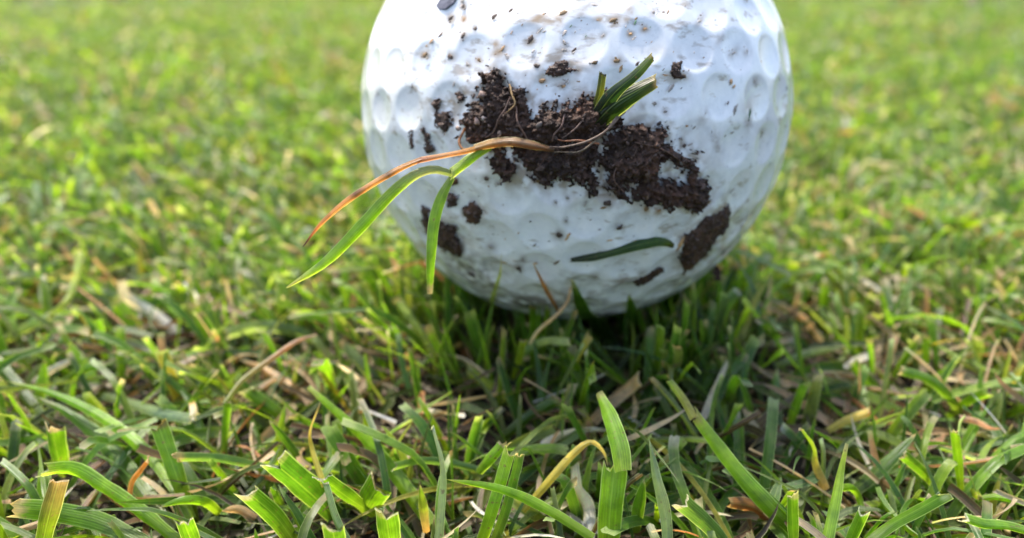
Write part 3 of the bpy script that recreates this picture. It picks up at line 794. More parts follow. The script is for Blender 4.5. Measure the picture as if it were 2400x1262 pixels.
# ------------------------------------------------------------------ single blades
def ribbon_mesh(P, width, roll=0.0, twist=0.0, fold=.4, tip='cut', cols=None, tipcol=None, ncr=7, lip=True, basefrac=.75, seed=0, sub=6, prof=None):
    r2 = np.random.default_rng(seed + 5)
    P = catmull(np.array(P, float), sub)
    seg = np.concatenate([[0], np.cumsum(np.linalg.norm(np.diff(P, axis=0), axis=1))]); L = seg[-1]
    t = np.concatenate([np.linspace(0, .9, 22), [.93, .955, .975, .988, 1.0]])
    P = np.stack([np.interp(t * L, seg, P[:, j]) for j in range(3)], 1); k = len(t)
    T = np.gradient(P, axis=0); T /= np.linalg.norm(T, axis=1, keepdims=True)
    view = P - CAM; view /= np.linalg.norm(view, axis=1, keepdims=True)
    S0 = np.cross(T, view); S0 /= np.linalg.norm(S0, axis=1, keepdims=True) + 1e-9
    for i in range(1, k):
        if S0[i] @ S0[i - 1] < 0: S0[i] *= -1
    N0 = np.cross(S0, T)
    ro = roll + twist * t
    S = S0 * np.cos(ro)[:, None] + N0 * np.sin(ro)[:, None]; Nn = -S0 * np.sin(ro)[:, None] + N0 * np.cos(ro)[:, None]
    if prof is not None: pr = np.interp(t, np.linspace(0, 1, len(prof)), prof)
    elif tip == 'cut': pr = basefrac + (1 - basefrac) * np.minimum(t * 2, 1)
    else: pr = (basefrac + (1 - basefrac) * np.minimum(t * 2.5, 1)) * np.maximum(1 - np.clip((t - .35) / .65, 0, 1) ** 2.0, .015) ** .9
    wv = 1 + .07 * (vnoise(P, .8, seed) - .5) * 2
    W = width * pr * wv
    c = np.linspace(-1, 1, ncr)
    fd = fold * (1 + .25 * (vnoise(P, .5, seed + 3) - .5))
    # slight ripple of the margins makes the blade less like a strip of paper
    V = np.empty((k, ncr, 3))
    for j, cj in enumerate(c):
        rip = (vnoise(P + cj * 3.1, 1.1, seed + 11) - .5) * .16 * W * abs(cj)
        V[:, j] = P + S * (W * .5 * cj * math.sqrt(max(1 - .75 * fold ** 2, .08)))[:, None] + Nn * (W * .5 * fd * abs(cj) ** 1.7 + rip)[:, None]
    cols = np.array(cols, float)
    tt = np.linspace(0, 1, len(cols))
    C = np.stack([np.interp(t, tt, cols[:, j]) for j in range(3)], 1)
    C = np.repeat(C[:, None], ncr, 1)
    if tipcol is not None:
        k0 = r2.uniform(.3, .85); tv = np.array(tipcol) * r2.uniform(.6, 1.05) * (1 - .25 * r2.random()) 
        if r2.random() < .4: tv = tv * .4 + np.array([.42, .29, .13]) * .6
        start = r2.uniform(.92, .965) if tip == 'cut' else .9
        ragc = r2.uniform(-.02, .02, ncr)[None, :, None]
        tf = np.clip((t[:, None, None] + ragc - start) / .05, 0, 1)
        C = C * (1 - tf * k0) + tv * tf * k0
    if tip == 'cut':
        jag = (r2.uniform(-.22, .30, ncr) + r2.uniform(-.45, .45) * c) * W[-1]
        V[-1] += T[-1] * jag[:, None]; V[-2] += T[-2] * (jag * .5)[:, None]
    if lip and tip == 'cut':
        lipr = V[-1] - Nn[-1] * .16 * r2.uniform(.4, 1.3, (ncr, 1)) - T[-1] * .02
        V = np.concatenate([V, lipr[None]]); C = np.concatenate([C, C[-1:] * .6 + np.array([.62, .6, .42]) * .4]); t = np.append(t, 1.0); k += 1
    idx = np.arange(k * ncr).reshape(k, ncr)
    F = np.stack([idx[:-1, :-1], idx[:-1, 1:], idx[1:, 1:], idx[1:, :-1]], -1).reshape(-1, 4)
    U = np.empty((k, ncr, 3)); U[..., 0] = (c * .5 + .5)[None]; U[..., 1] = t[:, None] * L / 6; U[..., 2] = (seed * .37) % 1
    return V.reshape(-1, 3), F, C.reshape(-1, 3), U.reshape(-1, 3)

COL = dict(
    green=[(.10, .15, .03), (.065, .15, .012), (.07, .16, .014)],
    bright=[(.12, .20, .02), (.13, .27, .015), (.14, .27, .02)],
    dark=[(.04, .08, .012), (.035, .09, .012), (.045, .11, .016)],
    lime=[(.20, .27, .02), (.25, .33, .02), (.22, .30, .03)],
    grey=[(.10, .15, .07), (.15, .22, .12), (.17, .24, .13)],
    pale=[(.16, .24, .06), (.25, .34, .12), (.35, .42, .20)],
    blue=[(.05, .11, .04), (.055, .12, .05), (.07, .14, .06)],
    tan=[(.30, .20, .09), (.50, .34, .17), (.55, .40, .24)],
    brown=[(.16, .08, .03), (.30, .15, .06), (.26, .13, .05)],
    orange=[(.35, .17, .04), (.60, .28, .06), (.50, .20, .05)],
    yellow=[(.30, .30, .05), (.50, .42, .07), (.52, .42, .10)],
    white=[(.50, .50, .44), (.66, .66, .62), (.62, .62, .58)],
    tantip=[(.06, .13, .012), (.10, .14, .018), (.20, .16, .06)],
    greentan=[(.50, .32, .10), (.18, .24, .03), (.09, .17, .02)],
    mixed=[(.07, .14, .015), (.20, .26, .02), (.30, .24, .05)])
for _k in ('green', 'bright', 'dark', 'blue'):
    COL[_k] = [tuple(x * f for x, f in zip(c, (1.18, 1.12, .85))) for c in COL[_k]]
PALE = (.58, .58, .36); WHT = (.75, .74, .62); TAN = (.50, .36, .18)

seedc = [0]
HERO_PTS = []
def blade(name, label, cat, pts, wpx, col='green', tip='cut', z0=-4.5, dd=0.0, tipcol=PALE, roll=.0, twist=.2, fold=.45, parent=None, base=None, depth=None, prof=None, mat=None, bulge=0.0, sub=6, **kw):
    """pts from base to tip; z0 = height of the base over the turf line; dd = how much farther the tip stands than the base"""
    seedc[0] += 1
    P = []
    if depth is None:
        p0 = at_z(pts[0][0], pts[0][1], z0); d0 = depth_of(p0)
    else: d0 = depth
    n = len(pts)
    for i, q in enumerate(pts):
        t = i / (n - 1); d = (d0 + dd * t - bulge * math.sin(math.pi * t)) if len(q) < 3 else q[2]
        P.append(CAM + ray(q[0], q[1]) * d)
    hp = catmull(np.array(P, float), 6); hz = (hp - CAM) @ FWD
    if parent is None or 'leaf' in name or 'stem' in name: HERO_PTS.append(np.column_stack([1200 + FPX * ((hp - CAM) @ RT) / hz, 631 - FPX * ((hp - CAM) @ UP) / hz, hz, np.full(len(hz), float(wpx))]))
    dm = depth_of(P[len(P) // 2]); wmm = wpx / FPX * dm * .9
    V, F, C, U = ribbon_mesh(P, wmm, roll, twist, fold, tip, COL[col] if isinstance(col, str) else col, tipcol, seed=seedc[0], prof=prof, sub=sub, **kw)
    b0 = P[0] if base is None else base
    V = push_off_ball(V.copy(), .05) if parent is None else V
    me = mesh_np(name, V - b0, F, C, U)
    o = link(name, me, mat or M_blade, parent, b0 if parent is None else None)
    if label and parent is None: tag(o, label, cat)
    return o

def front_of_ball(px, py, d):
    if math.hypot(px - 1355, py - 235) < 505 and py > 560:
        d = min(d, depth_of(on_ball(px, py, 0)[0]) - .9)
    return d

def gb(label, pts, wpx, col='green', tip='cut', z0=-4.0, z1=1.2, name='blade_of_grass', cat='grass blade', arch=0.0, **kw):
    n = len(pts); Q = []
    for i, q in enumerate(pts):
        t = i / (n - 1); z = z0 + (z1 - z0) * t + arch * math.sin(math.pi * t)
        Q.append((q[0], q[1], front_of_ball(q[0], q[1], depth_of(at_z(q[0], q[1], z)))))
    return blade(name, label, cat, Q, wpx, col, tip, depth=1.0, **kw)

def tuft(name, label, cat, pieces):
    """several joined leaves and stems growing from one crown: the first point of the first piece is the base"""
    q = pieces[0][2][0]; b = at_z(q[0], q[1], pieces[0][5].get('z0', -4.0))
    root = link(name, None, None, None, b); tag(root, label, cat)
    for nm, lab, pts, w_, col, kw in pieces:
        kw = dict(kw); z0 = kw.pop('z0', -4.0); z1 = kw.pop('z1', 1.2); arch = kw.pop('arch', 0)
        n = len(pts); Q = []
        for i, p in enumerate(pts):
            t = i / (n - 1); z = z0 + (z1 - z0) * t + arch * math.sin(math.pi * t)
            Q.append((p[0], p[1], front_of_ball(p[0], p[1], depth_of(at_z(p[0], p[1], z)))))
        o = blade(nm, None, None, Q, w_, col, depth=1.0, parent=root, base=b, **kw)
        if lab: o['label'] = lab
    return root

# --- the kinked blade in the middle of the foreground
tuft('kinked_blade_of_grass', 'bright upright blade near the centre, snapped halfway with its pointed top leaning left', 'grass blade', [
    ('lower_leaf', None, [(1425, 1300), (1430, 1200), (1441, 1094)], 66, 'bright', dict(z0=-3, z1=3.2, fold=.35, twist=.1, tipcol=WHT, basefrac=.9)),
    ('upper_leaf', None, [(1458, 1104), (1450, 1050), (1430, 985), (1402, 920)], 56, 'bright', dict(z0=3.6, z1=6.4, tip='point', fold=.4, roll=.25, twist=.15, tipcol=(.35, .4, .15), prof=[.85, 1, .95, .75, .4]))])
# --- lower left
gb('long slender blade arching from the left edge with a pointed yellow-green tip', [(450, 1215), (420, 1160), (345, 1060), (250, 985), (130, 925), (14, 893)], 34, 'bright', 'point', z0=-3, z1=2.2, fold=.5, twist=.5, roll=-.3)
gb('wide green blade slanting down right below the long arching blade at left', [(400, 1245), (330, 1145), (240, 1035), (160, 970), (85, 930)], 50, 'green', 'point', z0=-4, z1=.6, fold=.4, twist=.3)
gb('short two-toned folded blade with a torn square top at far left', [(150, 1120), (135, 1070), (122, 1010)], 58, 'green', z0=-3, z1=2, fold=.75, roll=.2, tipcol=WHT)
gb('broad blade with a curled cut tip pointing left, low in the left foreground', [(430, 1285), (330, 1205), (240, 1145), (170, 1105), (104, 1108)], 46, 'bright', z0=-3, z1=2.5, fold=.6, roll=.45, arch=.6)
gb('blade with a brown withered tip standing upright at the bottom left corner', [(95, 1300), (112, 1220), (138, 1128)], 48, 'tantip', z0=-2, z1=4, fold=.35, twist=.1, tipcol=TAN)
gb('wide flat blade with a square ragged end facing the left edge of the picture', [(370, 1290), (240, 1225), (130, 1200), (32, 1190)], 52, 'green', z0=-2.5, z1=1.5, fold=.3, roll=-.2, tipcol=WHT)
gb('broad dull blade leaning left with a crumbling brown top', [(440, 1190), (410, 1105), (372, 1000)], 46, 'green', z0=-3, z1=3, fold=.4, tipcol=(.2, .13, .06))
tuft('bent_grass_stem', 'thin brown stem bending up to the right from an upright blade, left of centre', 'grass stem', [
    ('leaf', None, [(524, 1085), (524, 1010), (530, 940)], 26, 'green', dict(z0=-3, z1=2.5, fold=.7, roll=.3)),
    ('stem', 'brown dry stem', [(528, 945), (570, 890), (640, 838), (695, 800), (742, 785)], 17, [(.14, .19, .04), (.25, .24, .08), (.33, .18, .10), (.34, .2, .12)], dict(z0=2.5, z1=4.5, tip='point', fold=.7, prof=[.8, .9, 1, 1, .5]))])
gb('long blue-green blade lying nearly level from the brown-topped blade to the right', [(680, 1120), (600, 1095), (510, 1078), (415, 1076)], 32, 'blue', z0=-2.5, z1=1, fold=.5, roll=.5)
gb('large dark blade with pale midrib and torn white end, left of bottom centre', [(790, 1215), (720, 1150), (650, 1092)], 78, [(.03, .07, .01), (.05, .13, .012), (.07, .17, .015)], z0=-3.5, z1=3.4, fold=.5, roll=.2, tipcol=WHT)
gb('shorter cut blade just below the large dark one with a pale torn end', [(700, 1285), (650, 1215), (588, 1160)], 58, 'green', z0=-3, z1=3, fold=.65, roll=-.2, tipcol=WHT)
gb('long light green blade descending right from a rounded tip above the large dark blade', [(1010, 1230), (930, 1120), (860, 1035), (790, 970), (722, 908)], 40, 'bright', 'point', z0=-3, z1=3.6, fold=.45, roll=.25, prof=[.9, 1, 1, .85, .6, .35])
gb('twisted yellowish leaf hanging beside the tip of the long light green blade', [(760, 1140), (728, 1060), (724, 1010), (752, 940)], 24, 'yellow', 'point', z0=0, z1=4.5, fold=.6, twist=2.2)
gb('silvery grey blade curling down at the foot of the twisted yellowish leaf', [(830, 1290), (785, 1220), (756, 1130)], 30, 'grey', z0=-1, z1=2.5, fold=.8, twist=.8)
gb('dark green blade with a torn collar left of the wide dark stub', [(880, 1210), (820, 1170), (755, 1122)], 42, 'green', z0=-3, z1=2.6, fold=.5, roll=.4)
gb('pale slim blade standing upright left of centre with a fine white tip', [(1020, 1300), (1030, 1190), (1034, 1100), (1013, 1003)], 32, [(.12, .17, .09), (.22, .30, .17), (.30, .36, .2)], z0=-1.5, z1=5.5, fold=.7, roll=.5, prof=[1, 1, .8, .55, .35], tipcol=WHT)
gb('bright narrow blade slanting down right across the forked upright blade', [(1390, 1262), (1290, 1200), (1180, 1150), (1045, 1124)], 31, 'bright', 'point', z0=.5, z1=3.5, fold=.45, roll=.2)
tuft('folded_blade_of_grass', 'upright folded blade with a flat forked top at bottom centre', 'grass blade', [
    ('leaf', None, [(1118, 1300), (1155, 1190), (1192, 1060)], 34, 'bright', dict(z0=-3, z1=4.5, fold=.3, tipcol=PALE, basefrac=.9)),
    ('leaf', 'shaded half of the folded blade', [(1145, 1300), (1185, 1190), (1216, 1068)], 32, 'green', dict(z0=-3.4, z1=3.9, fold=.3, roll=.5, tipcol=WHT, basefrac=.9))])  # second half in darker green, its shade put into the colour
gb('small blade with a stepped white-edged tip just left of the forked upright blade', [(1120, 1110), (1145, 1080), (1178, 1040)], 30, 'bright', z0=0, z1=3, fold=.5, tipcol=WHT)
gb('short double stub with notched white top at the bottom edge, beside the pale slim blade', [(925, 1320), (915, 1275), (905, 1212)], 68, 'green', z0=-2, z1=4, fold=.6, tipcol=WHT)
gb('low cut stub with a frayed white crown at the bottom edge', [(800, 1330), (790, 1290), (780, 1245)], 62, 'dark', z0=-1.5, z1=4, fold=.5, tipcol=WHT)
gb('wide dark cut stub behind the notched double stub', [(850, 1205), (865, 1175), (885, 1140)], 78, 'green', z0=-3, z1=1.5, fold=.45, tipcol=TAN)
gb('small pointed blade turning brown next to the pale slim blade', [(1000, 1250), (992, 1195), (984, 1135)], 28, 'greentan', 'point', z0=-3, z1=2, fold=.5)
gb('cut blade end with a white fringe in the corner under the dark stub', [(470, 1310), (450, 1270), (432, 1225)], 50, 'green', z0=-2, z1=3, fold=.6, tipcol=WHT)
# --- bottom centre and right
gb('slim grey-green blade curving to a point right of the kinked blade', [(1565, 1310), (1558, 1210), (1535, 1110), (1521, 1028)], 36, [(.10, .15, .06), (.17, .24, .12), (.22, .28, .14)], 'point', z0=-1.5, z1=5, fold=.55, roll=.2)
tuft('jointed_blade_of_grass', 'long yellow-green blade with a pale joint running down right across the right foreground', 'grass blade', [
    ('lower_leaf', None, [(1870, 1250), (1800, 1185), (1715, 1090), (1628, 975)], 48, [(.08, .17, .015), (.14, .27, .02), (.20, .32, .02)], dict(z0=-3.5, z1=3.6, fold=.45, prof=[1, 1, .85, .65], tipcol=TAN)),
    ('upper_leaf', 'olive yellow tip joint', [(1626, 980), (1600, 935), (1567, 892)], 26, [(.25, .26, .05), (.24, .27, .03), (.2, .3, .04)], dict(z0=3.6, z1=5, fold=.5, prof=[1, .9, .75]))])
gb('pale yellow withered blade arching over behind the kinked blade', [(1225, 1200), (1285, 1130), (1345, 1062), (1385, 1035), (1415, 1060), (1425, 1095)], 25, 'yellow', 'point', z0=-2, z1=1.5, arch=3, fold=.55)
gb('folded tan dead leaf behind the tip of the kinked blade', [(1365, 1015), (1430, 945), (1478, 905), (1497, 888)], 36, 'tan', z0=-2, z1=2, fold=.3, roll=.3)
gb('crumpled silvery white leaf hanging left of the kinked blade', [(1382, 1262), (1374, 1190), (1345, 1145), (1340, 1095)], 42, 'white', z0=-3.5, z1=0, fold=.6, twist=1.0)
gb('dark blue-green strap bending left under the tan dead leaf', [(1165, 1175), (1230, 1110), (1300, 1050), (1372, 1000)], 30, 'blue', z0=-4, z1=-.5, fold=.5, roll=.4)
gb('dull dark blade rising to the frayed tip above the dark blue-green strap', [(1165, 1040), (1230, 985), (1302, 940)], 30, 'dark', z0=-4, z1=0, fold=.5, roll=-.3)
gb('short pointed dark blade standing between the kinked and the slim grey-green blades', [(1488, 1250), (1496, 1190), (1510, 1122)], 36, 'green', 'point', z0=-3.5, z1=1.5, fold=.4)
gb('thick blue-green blade with a pale torn end, right of the slim grey-green blade', [(1720, 1300), (1665, 1235), (1602, 1180)], 52, 'blue', z0=-3, z1=3.2, fold=.55, roll=-.2, tipcol=WHT)
gb('brown papery leaf lying curled under the jointed blade', [(1840, 1250), (1790, 1205), (1750, 1185), (1712, 1180)], 46, 'brown', 'point', z0=-4, z1=-1, fold=.7, name='withered_grass', cat='dead leaf', prof=[.4, .9, 1, .6])
gb('dark upright blade with a frayed square top at the bottom right of the jointed blade', [(1862, 1310), (1858, 1240), (1856, 1165)], 32, 'green', z0=-2, z1=3.5, fold=.6)
gb('light green upright blade with a rounded point and fold, the tallest at bottom right', [(1925, 1310), (1948, 1200), (1966, 1110), (1983, 1040)], 40, [(.13, .22, .03), (.16, .27, .04), (.26, .34, .10)], 'point', z0=-1.5, z1=5.5, fold=.65, roll=.4, prof=[1, 1, .95, .6, .3])
gb('shrivelled yellow-brown tip twisting upward left of the tallest bottom right blade', [(1935, 1150), (1908, 1090), (1903, 1050), (1876, 1008)], 24, 'greentan', z0=-2, z1=3.5, fold=.6, twist=1.6, tipcol=(.25, .14, .03), prof=[1.3, 1, .8, .8])
gb('split cut blade with a V-shaped white tip at the bottom right', [(1975, 1310), (1995, 1260), (2018, 1205)], 42, 'green', z0=-1.5, z1=3.5, fold=.85, tipcol=WHT)
gb('dark green blade slanting up to the right to a frayed tip near the bottom right', [(2000, 1300), (2080, 1235), (2150, 1195), (2212, 1160)], 36, 'green', z0=-2, z1=3, fold=.5, roll=.3)
gb('rolled blade with a hollow white-rimmed end at the bottom right corner', [(2440, 1258), (2370, 1240), (2310, 1235), (2262, 1222)], 42, 'bright', z0=1, z1=3.5, fold=.9, roll=.3, tipcol=WHT)
tuft('grass_tiller', 'short bright shoot rising from a swollen node near the right edge', 'grass shoot', [
    ('leaf', None, [(2252, 1150), (2245, 1080), (2236, 1012)], 26, 'bright', dict(z0=-2, z1=3, fold=.6)),
    ('node', 'pale swollen joint', [(2235, 1150), (2265, 1140), (2295, 1165)], 34, 'lime', dict(z0=-2.5, z1=-1.5, fold=.8, prof=[.5, 1.1, .6])),
    ('runner', None, [(2290, 1170), (2340, 1165), (2430, 1185)], 24, 'bright', dict(z0=-2, z1=-1, fold=.8)),
    ('stem', 'thin pale stem', [(2246, 1020), (2250, 990), (2262, 975)], 9, 'pale', dict(z0=3, z1=3.6, fold=.8))])
gb('blade arching right from a whitish flat tip in the right foreground', [(2255, 975), (2225, 930), (2180, 890), (2112, 868)], 27, 'green', z0=-3, z1=2.5, arch=.8, fold=.5, roll=-.3, tipcol=WHT)
gb('pinkish brown dead leaf curled near the right edge beside the arching blade', [(2250, 980), (2290, 985), (2320, 1000), (2348, 1005)], 26, [(.35, .24, .18), (.5, .33, .24), (.42, .22, .10)], 'point', z0=.5, z1=0, fold=.7, twist=1.2, name='withered_grass', cat='dead leaf')
gb('broad dull blade sloping up to the right behind the tallest bottom right blade', [(1990, 1160), (2065, 1095), (2148, 1015)], 40, 'dark', 'point', z0=-4, z1=.5, fold=.4, roll=.3)
gb('small blade curling over to the left right of the tallest bottom right blade', [(2022, 1205), (2012, 1165), (1996, 1146), (1973, 1144)], 22, 'bright', z0=-3, z1=0, fold=.6)
gb('cut green blade slanting left with a pale frayed end in the right foreground', [(2210, 1160), (2165, 1110), (2116, 1068)], 30, 'green', z0=-3.5, z1=1.5, fold=.5)
gb('narrow upright blade with a white capped top left of the arching right blade', [(1845, 1020), (1862, 960), (1884, 900)], 26, 'green', z0=-4, z1=1.2, fold=.5, tipcol=PALE)
gb('grey-green spearhead blade pointing up right of the jointed blade', [(1818, 1075), (1812, 990), (1815, 920), (1822, 862)], 48, 'blue', 'point', z0=-5, z1=.5, fold=.45, roll=.1)
gb('yellowish withered blade lying to the right behind the shrivelled tip', [(1940, 1010), (1985, 985), (2038, 965)], 24, 'yellow', z0=-2.5, z1=-.5, fold=.5)
gb('dark green blade lying from upper left, right of the grey-green spearhead', [(2090, 960), (2040, 900), (1995, 850)], 32, 'green', z0=-4.5, z1=0, fold=.4)
# --- centre, just in front of the ball
gb('bright lime blade bowing right in front of the ball with a pale blunt tip', [(1036, 935), (1022, 870), (988, 790), (928, 705)], 27, [(.16, .26, .02), (.26, .36, .02), (.16, .25, .03)], z0=-4.5, z1=2.2, fold=.5, roll=.2, tipcol=PALE)
gb('stubby upright blade with flat top below the lime blade on its left', [(893, 900), (892, 860), (896, 818)], 28, 'green', z0=-4.5, z1=-.5, fold=.5, tipcol=PALE)
gb('broad grey-green blade with a tan tip leaning left of the lime blade', [(905, 930), (860, 870), (798, 800)], 38, [(.08, .13, .05), (.13, .19, .09), (.16, .22, .11)], 'point', z0=-5, z1=.3, fold=.35, tipcol=TAN, prof=[1, 1, .9, .7, .45])
gb('yellowing stub with a ragged straw-coloured crown under the lime blade', [(948, 905), (946, 870), (950, 832)], 32, [(.10, .16, .02), (.26, .24, .04), (.5, .4, .2)], z0=-4.5, z1=-.8, fold=.5, tipcol=TAN)
gb('short rusty orange blade below the ball, left of the curly pale stem', [(1108, 865), (1092, 835), (1070, 798)], 26, 'brown', 'point', z0=-4.5, z1=-1, fold=.5)
gb('green blade sloping down right with a bright back below the rusty orange blade', [(1240, 985), (1180, 930), (1098, 870)], 28, 'lime', z0=-4.5, z1=-.2, fold=.5)
tuft('curly_grass_shoot', 'thin pinkish stem curling up over the dark shade below the ball', 'grass shoot', [
    ('leaf', 'pale leaf arching right', [(1205, 880), (1225, 830), (1275, 800), (1335, 800)], 24, 'pale', dict(z0=-2, z1=4.5, arch=1.2, fold=.5)),
    ('stem', 'thin bare stem', [(1240, 808), (1262, 775), (1300, 742), (1328, 710), (1338, 672)], 13, [(.50, .46, .28), (.60, .48, .38), (.62, .50, .42)], dict(z0=3.5, z1=9.5, fold=.8, lip=False, prof=[1, 1, .9, .7])),
    ('leaf', None, [(1200, 890), (1215, 845), (1225, 800)], 22, 'lime', dict(z0=-2, z1=4.2, fold=.6))])
gb('upright square-topped green stub left of the curly pale shoot', [(1190, 905), (1182, 860), (1174, 812)], 26, 'green', z0=-4.5, z1=-.5, fold=.4, tipcol=PALE)
gb('pale thin blade standing in front of the left foot of the ball', [(1165, 800), (1162, 720), (1172, 640), (1176, 590)], 19, 'pale', 'point', z0=-5, z1=3.5, fold=.5)
gb('dark green fine-pointed upright blade in front of the right foot of the ball', [(1492, 870), (1487, 790), (1474, 690)], 36, 'dark', 'point', z0=-5, z1=2, fold=.4)
gb('broad shaded blade leaning left across the underside of the ball', [(1470, 860), (1410, 770), (1338, 655)], 44, 'dark', 'point', z0=-5, z1=3.4, fold=.3)
gb('thin brownish blade leaning against the lower face of the ball', [(1312, 735), (1280, 680), (1248, 615)], 14, 'brown', 'point', z0=-2, z1=4.5, fold=.5)
gb('narrow green blade with a pale square top right of the shaded grass under the ball', [(1630, 960), (1650, 910), (1674, 850)], 25, 'green', z0=-4.5, z1=-.3, fold=.5, tipcol=PALE)
gb('upright bright blade with white top far right in the middle distance', [(2163, 900), (2168, 850), (2171, 788)], 20, 'bright', z0=-5, z1=.5, fold=.5, tipcol=WHT)
gb('pale blade lying nearly level to the right of the dark shade under the ball', [(1815, 860), (1900, 826), (1985, 812)], 24, 'pale', 'point', z0=-3, z1=-.5, fold=.5)
gb('tan and pale bent blade right of the ball foot', [(1925, 800), (1880, 745), (1795, 700)], 20, [(.5, .38, .16), (.5, .32, .18), (.28, .34, .2)], z0=-3, z1=-.3, fold=.5)
gb('pale pinkish upright sliver in the grass at right of the middle distance', [(2080, 860), (2085, 825), (2095, 785)], 24, [(.4, .28, .2), (.5, .35, .27), (.55, .4, .32)], z0=-4, z1=0, fold=.5)
gb('large pale dead blade arching in the blurred grass right of the ball', [(2110, 560), (2150, 495), (2185, 480), (2250, 485)], 26, 'pale', z0=-3, z1=1, arch=1.5, fold=.5)
# --- left, middle distance
gb('tan orange dead leaf slanting down right beneath the bent brown stem', [(740, 950), (680, 905), (610, 862), (560, 842)], 30, 'tan', 'point', z0=-3.5, z1=-1, fold=.5, name='withered_grass', cat='dead leaf')
gb('bright blade with a white crumb on its tip, above the hooked blade at left', [(245, 935), (205, 870), (162, 815)], 29, 'bright', z0=-4, z1=.5, fold=.5, tipcol=WHT)
gb('small triangular pointed blade near the left edge', [(85, 960), (98, 900), (104, 842)], 34, 'bright', 'point', z0=-4, z1=.3, fold=.5)
gb('dull green blade hooked over to the right near the left edge', [(166, 950), (160, 900), (185, 870), (240, 855)], 24, 'green', z0=-4, z1=.3, fold=.5)
gb('shiny pale-backed blade curving level left of the tip of the bent brown stem', [(745, 800), (680, 775), (600, 768), (535, 785)], 36, 'grey', z0=-3, z1=.2, arch=.8, fold=.45, roll=.3, tipcol=WHT)
gb('striped green blade cut square below the silvery one at left', [(350, 795), (310, 755), (272, 712)], 38, 'bright', z0=-4, z1=.2, fold=.4, tipcol=WHT)
gb('silvery blade with a whitish rounded end above the striped cut blade', [(430, 790), (350, 730), (280, 690)], 30, 'white', z0=-4, z1=.6, fold=.4)
gb('short vivid yellow blade standing in the grass at left', [(332, 680), (330, 630), (322, 578)], 17, [(.4, .42, .03), (.5, .5, .03), (.5, .36, .06)], 'point', z0=-4, z1=1, fold=.5)
gb('broad bright blade with squared pale top behind the vivid yellow blade', [(315, 625), (285, 570), (252, 515)], 36, 'bright', z0=-5, z1=.8, fold=.35, tipcol=PALE)
gb('narrow dark pointed blade just left of the broad bright blade with squared top', [(275, 640), (250, 560), (230, 490)], 18, 'green', 'point', z0=-5, z1=1.2, fold=.4)
gb('long bright blade slanting down right from beside the vivid yellow blade', [(470, 795), (410, 730), (352, 655)], 30, 'bright', z0=-4.5, z1=.2, fold=.5)
tuft('bent_blade_of_grass', 'blade folded at a tan joint so its upper half stands upright near the left edge', 'grass blade', [
    ('lower_leaf', None, [(-20, 815), (50, 775), (118, 740)], 24, 'pale', dict(z0=-3, z1=.5, fold=.5, tipcol=TAN)),
    ('upper_leaf', None, [(116, 742), (165, 690), (188, 590)], 19, 'lime', dict(z0=.5, z1=3, fold=.5))])
gb('small upright tan leaf left of the folded blade near the left edge', [(62, 708), (80, 670), (112, 640)], 20, 'tan', 'point', z0=-4, z1=-.5, fold=.5, name='withered_grass', cat='dead leaf')
gb('pale slender blade hooked over in the blurred grass left of the ball', [(388, 490), (400, 445), (422, 412), (444, 405)], 13, 'pale', z0=-4, z1=2, fold=.5)
gb('whitish oval scrap lying in the grass at the left edge', [(165, 580), (130, 550), (98, 530)], 32, 'white', 'point', z0=-2, z1=-.5, fold=.5, name='leaf_scrap', cat='leaf scrap', prof=[.4, 1, .8, .3])
gb('tiny bright white scrap in the blurred grass left of the ball', [(560, 402), (556, 380), (556, 355)], 30, 'white', 'point', z0=-2, z1=1, fold=.5, name='leaf_scrap', cat='leaf scrap', prof=[.6, 1, .9, .3])
gb('dark slender upright blade against the blurred grass near the left edge', [(80, 545), (92, 490), (98, 425)], 19, 'dark', 'point', z0=-5, z1=2, fold=.4)
gb('long dark blade crossing the left edge above the wide torn-topped one', [(125, 1010), (60, 930), (-15, 840)], 32, 'dark', z0=-4.5, z1=-.5, fold=.5)
gb('greyish fuzzy blade lying level with a curled ribbed white end, left of centre', [(240, 925), (310, 945), (385, 968), (450, 978)], 32, 'grey', z0=-2.5, z1=.8, fold=.45, roll=.3, tipcol=WHT)
gb('small rolled ribbed white leaf end above the fuzzy blade', [(452, 985), (452, 965), (448, 945)], 26, 'white', z0=.6, z1=1.4, fold=.8, name='leaf_scrap', cat='leaf scrap')
gb('short green blade rising left with rounded cut end between bent stem and dead tan leaf', [(690, 1000), (640, 960), (575, 915)], 36, 'green', z0=-4, z1=-.3, fold=.45)
gb('dark blue-green blade with a water glint lying level behind the pale slim blade', [(1150, 1110), (1060, 1088), (990, 1082), (925, 1096)], 24, 'blue', z0=-2.5, z1=.5, fold=.5, roll=.4)
gb('small orange-brown leaf curling down from the long arching blade at left', [(303, 1172), (308, 1130), (330, 1098), (348, 1075)], 18, 'orange', z0=-1.5, z1=1.5, fold=.6, twist=1.0, name='withered_grass', cat='dead leaf')
gb('low green blade humped like a bow in the left foreground', [(515, 1205), (480, 1180), (430, 1175), (372, 1190)], 32, 'bright', 'point', z0=-3.5, z1=-1, arch=1.2, fold=.5, roll=.3)
gb('folded tan scrap lying beside the shorter cut blade at lower left', [(600, 1215), (560, 1195), (520, 1198)], 26, 'tan', 'point', z0=-3, z1=-1.5, fold=.6, name='leaf_scrap', cat='leaf scrap')
gb('forked green blade tip standing left of the large dark blade', [(720, 1105), (675, 1040), (630, 985)], 26, 'dark', 'point', z0=-3, z1=2.2, fold=.6)
gb('thin grey sliver crossing behind the forked green tip', [(555, 1190), (620, 1110), (662, 1040)], 20, 'grey', 'point', z0=-3.5, z1=0, fold=.6)

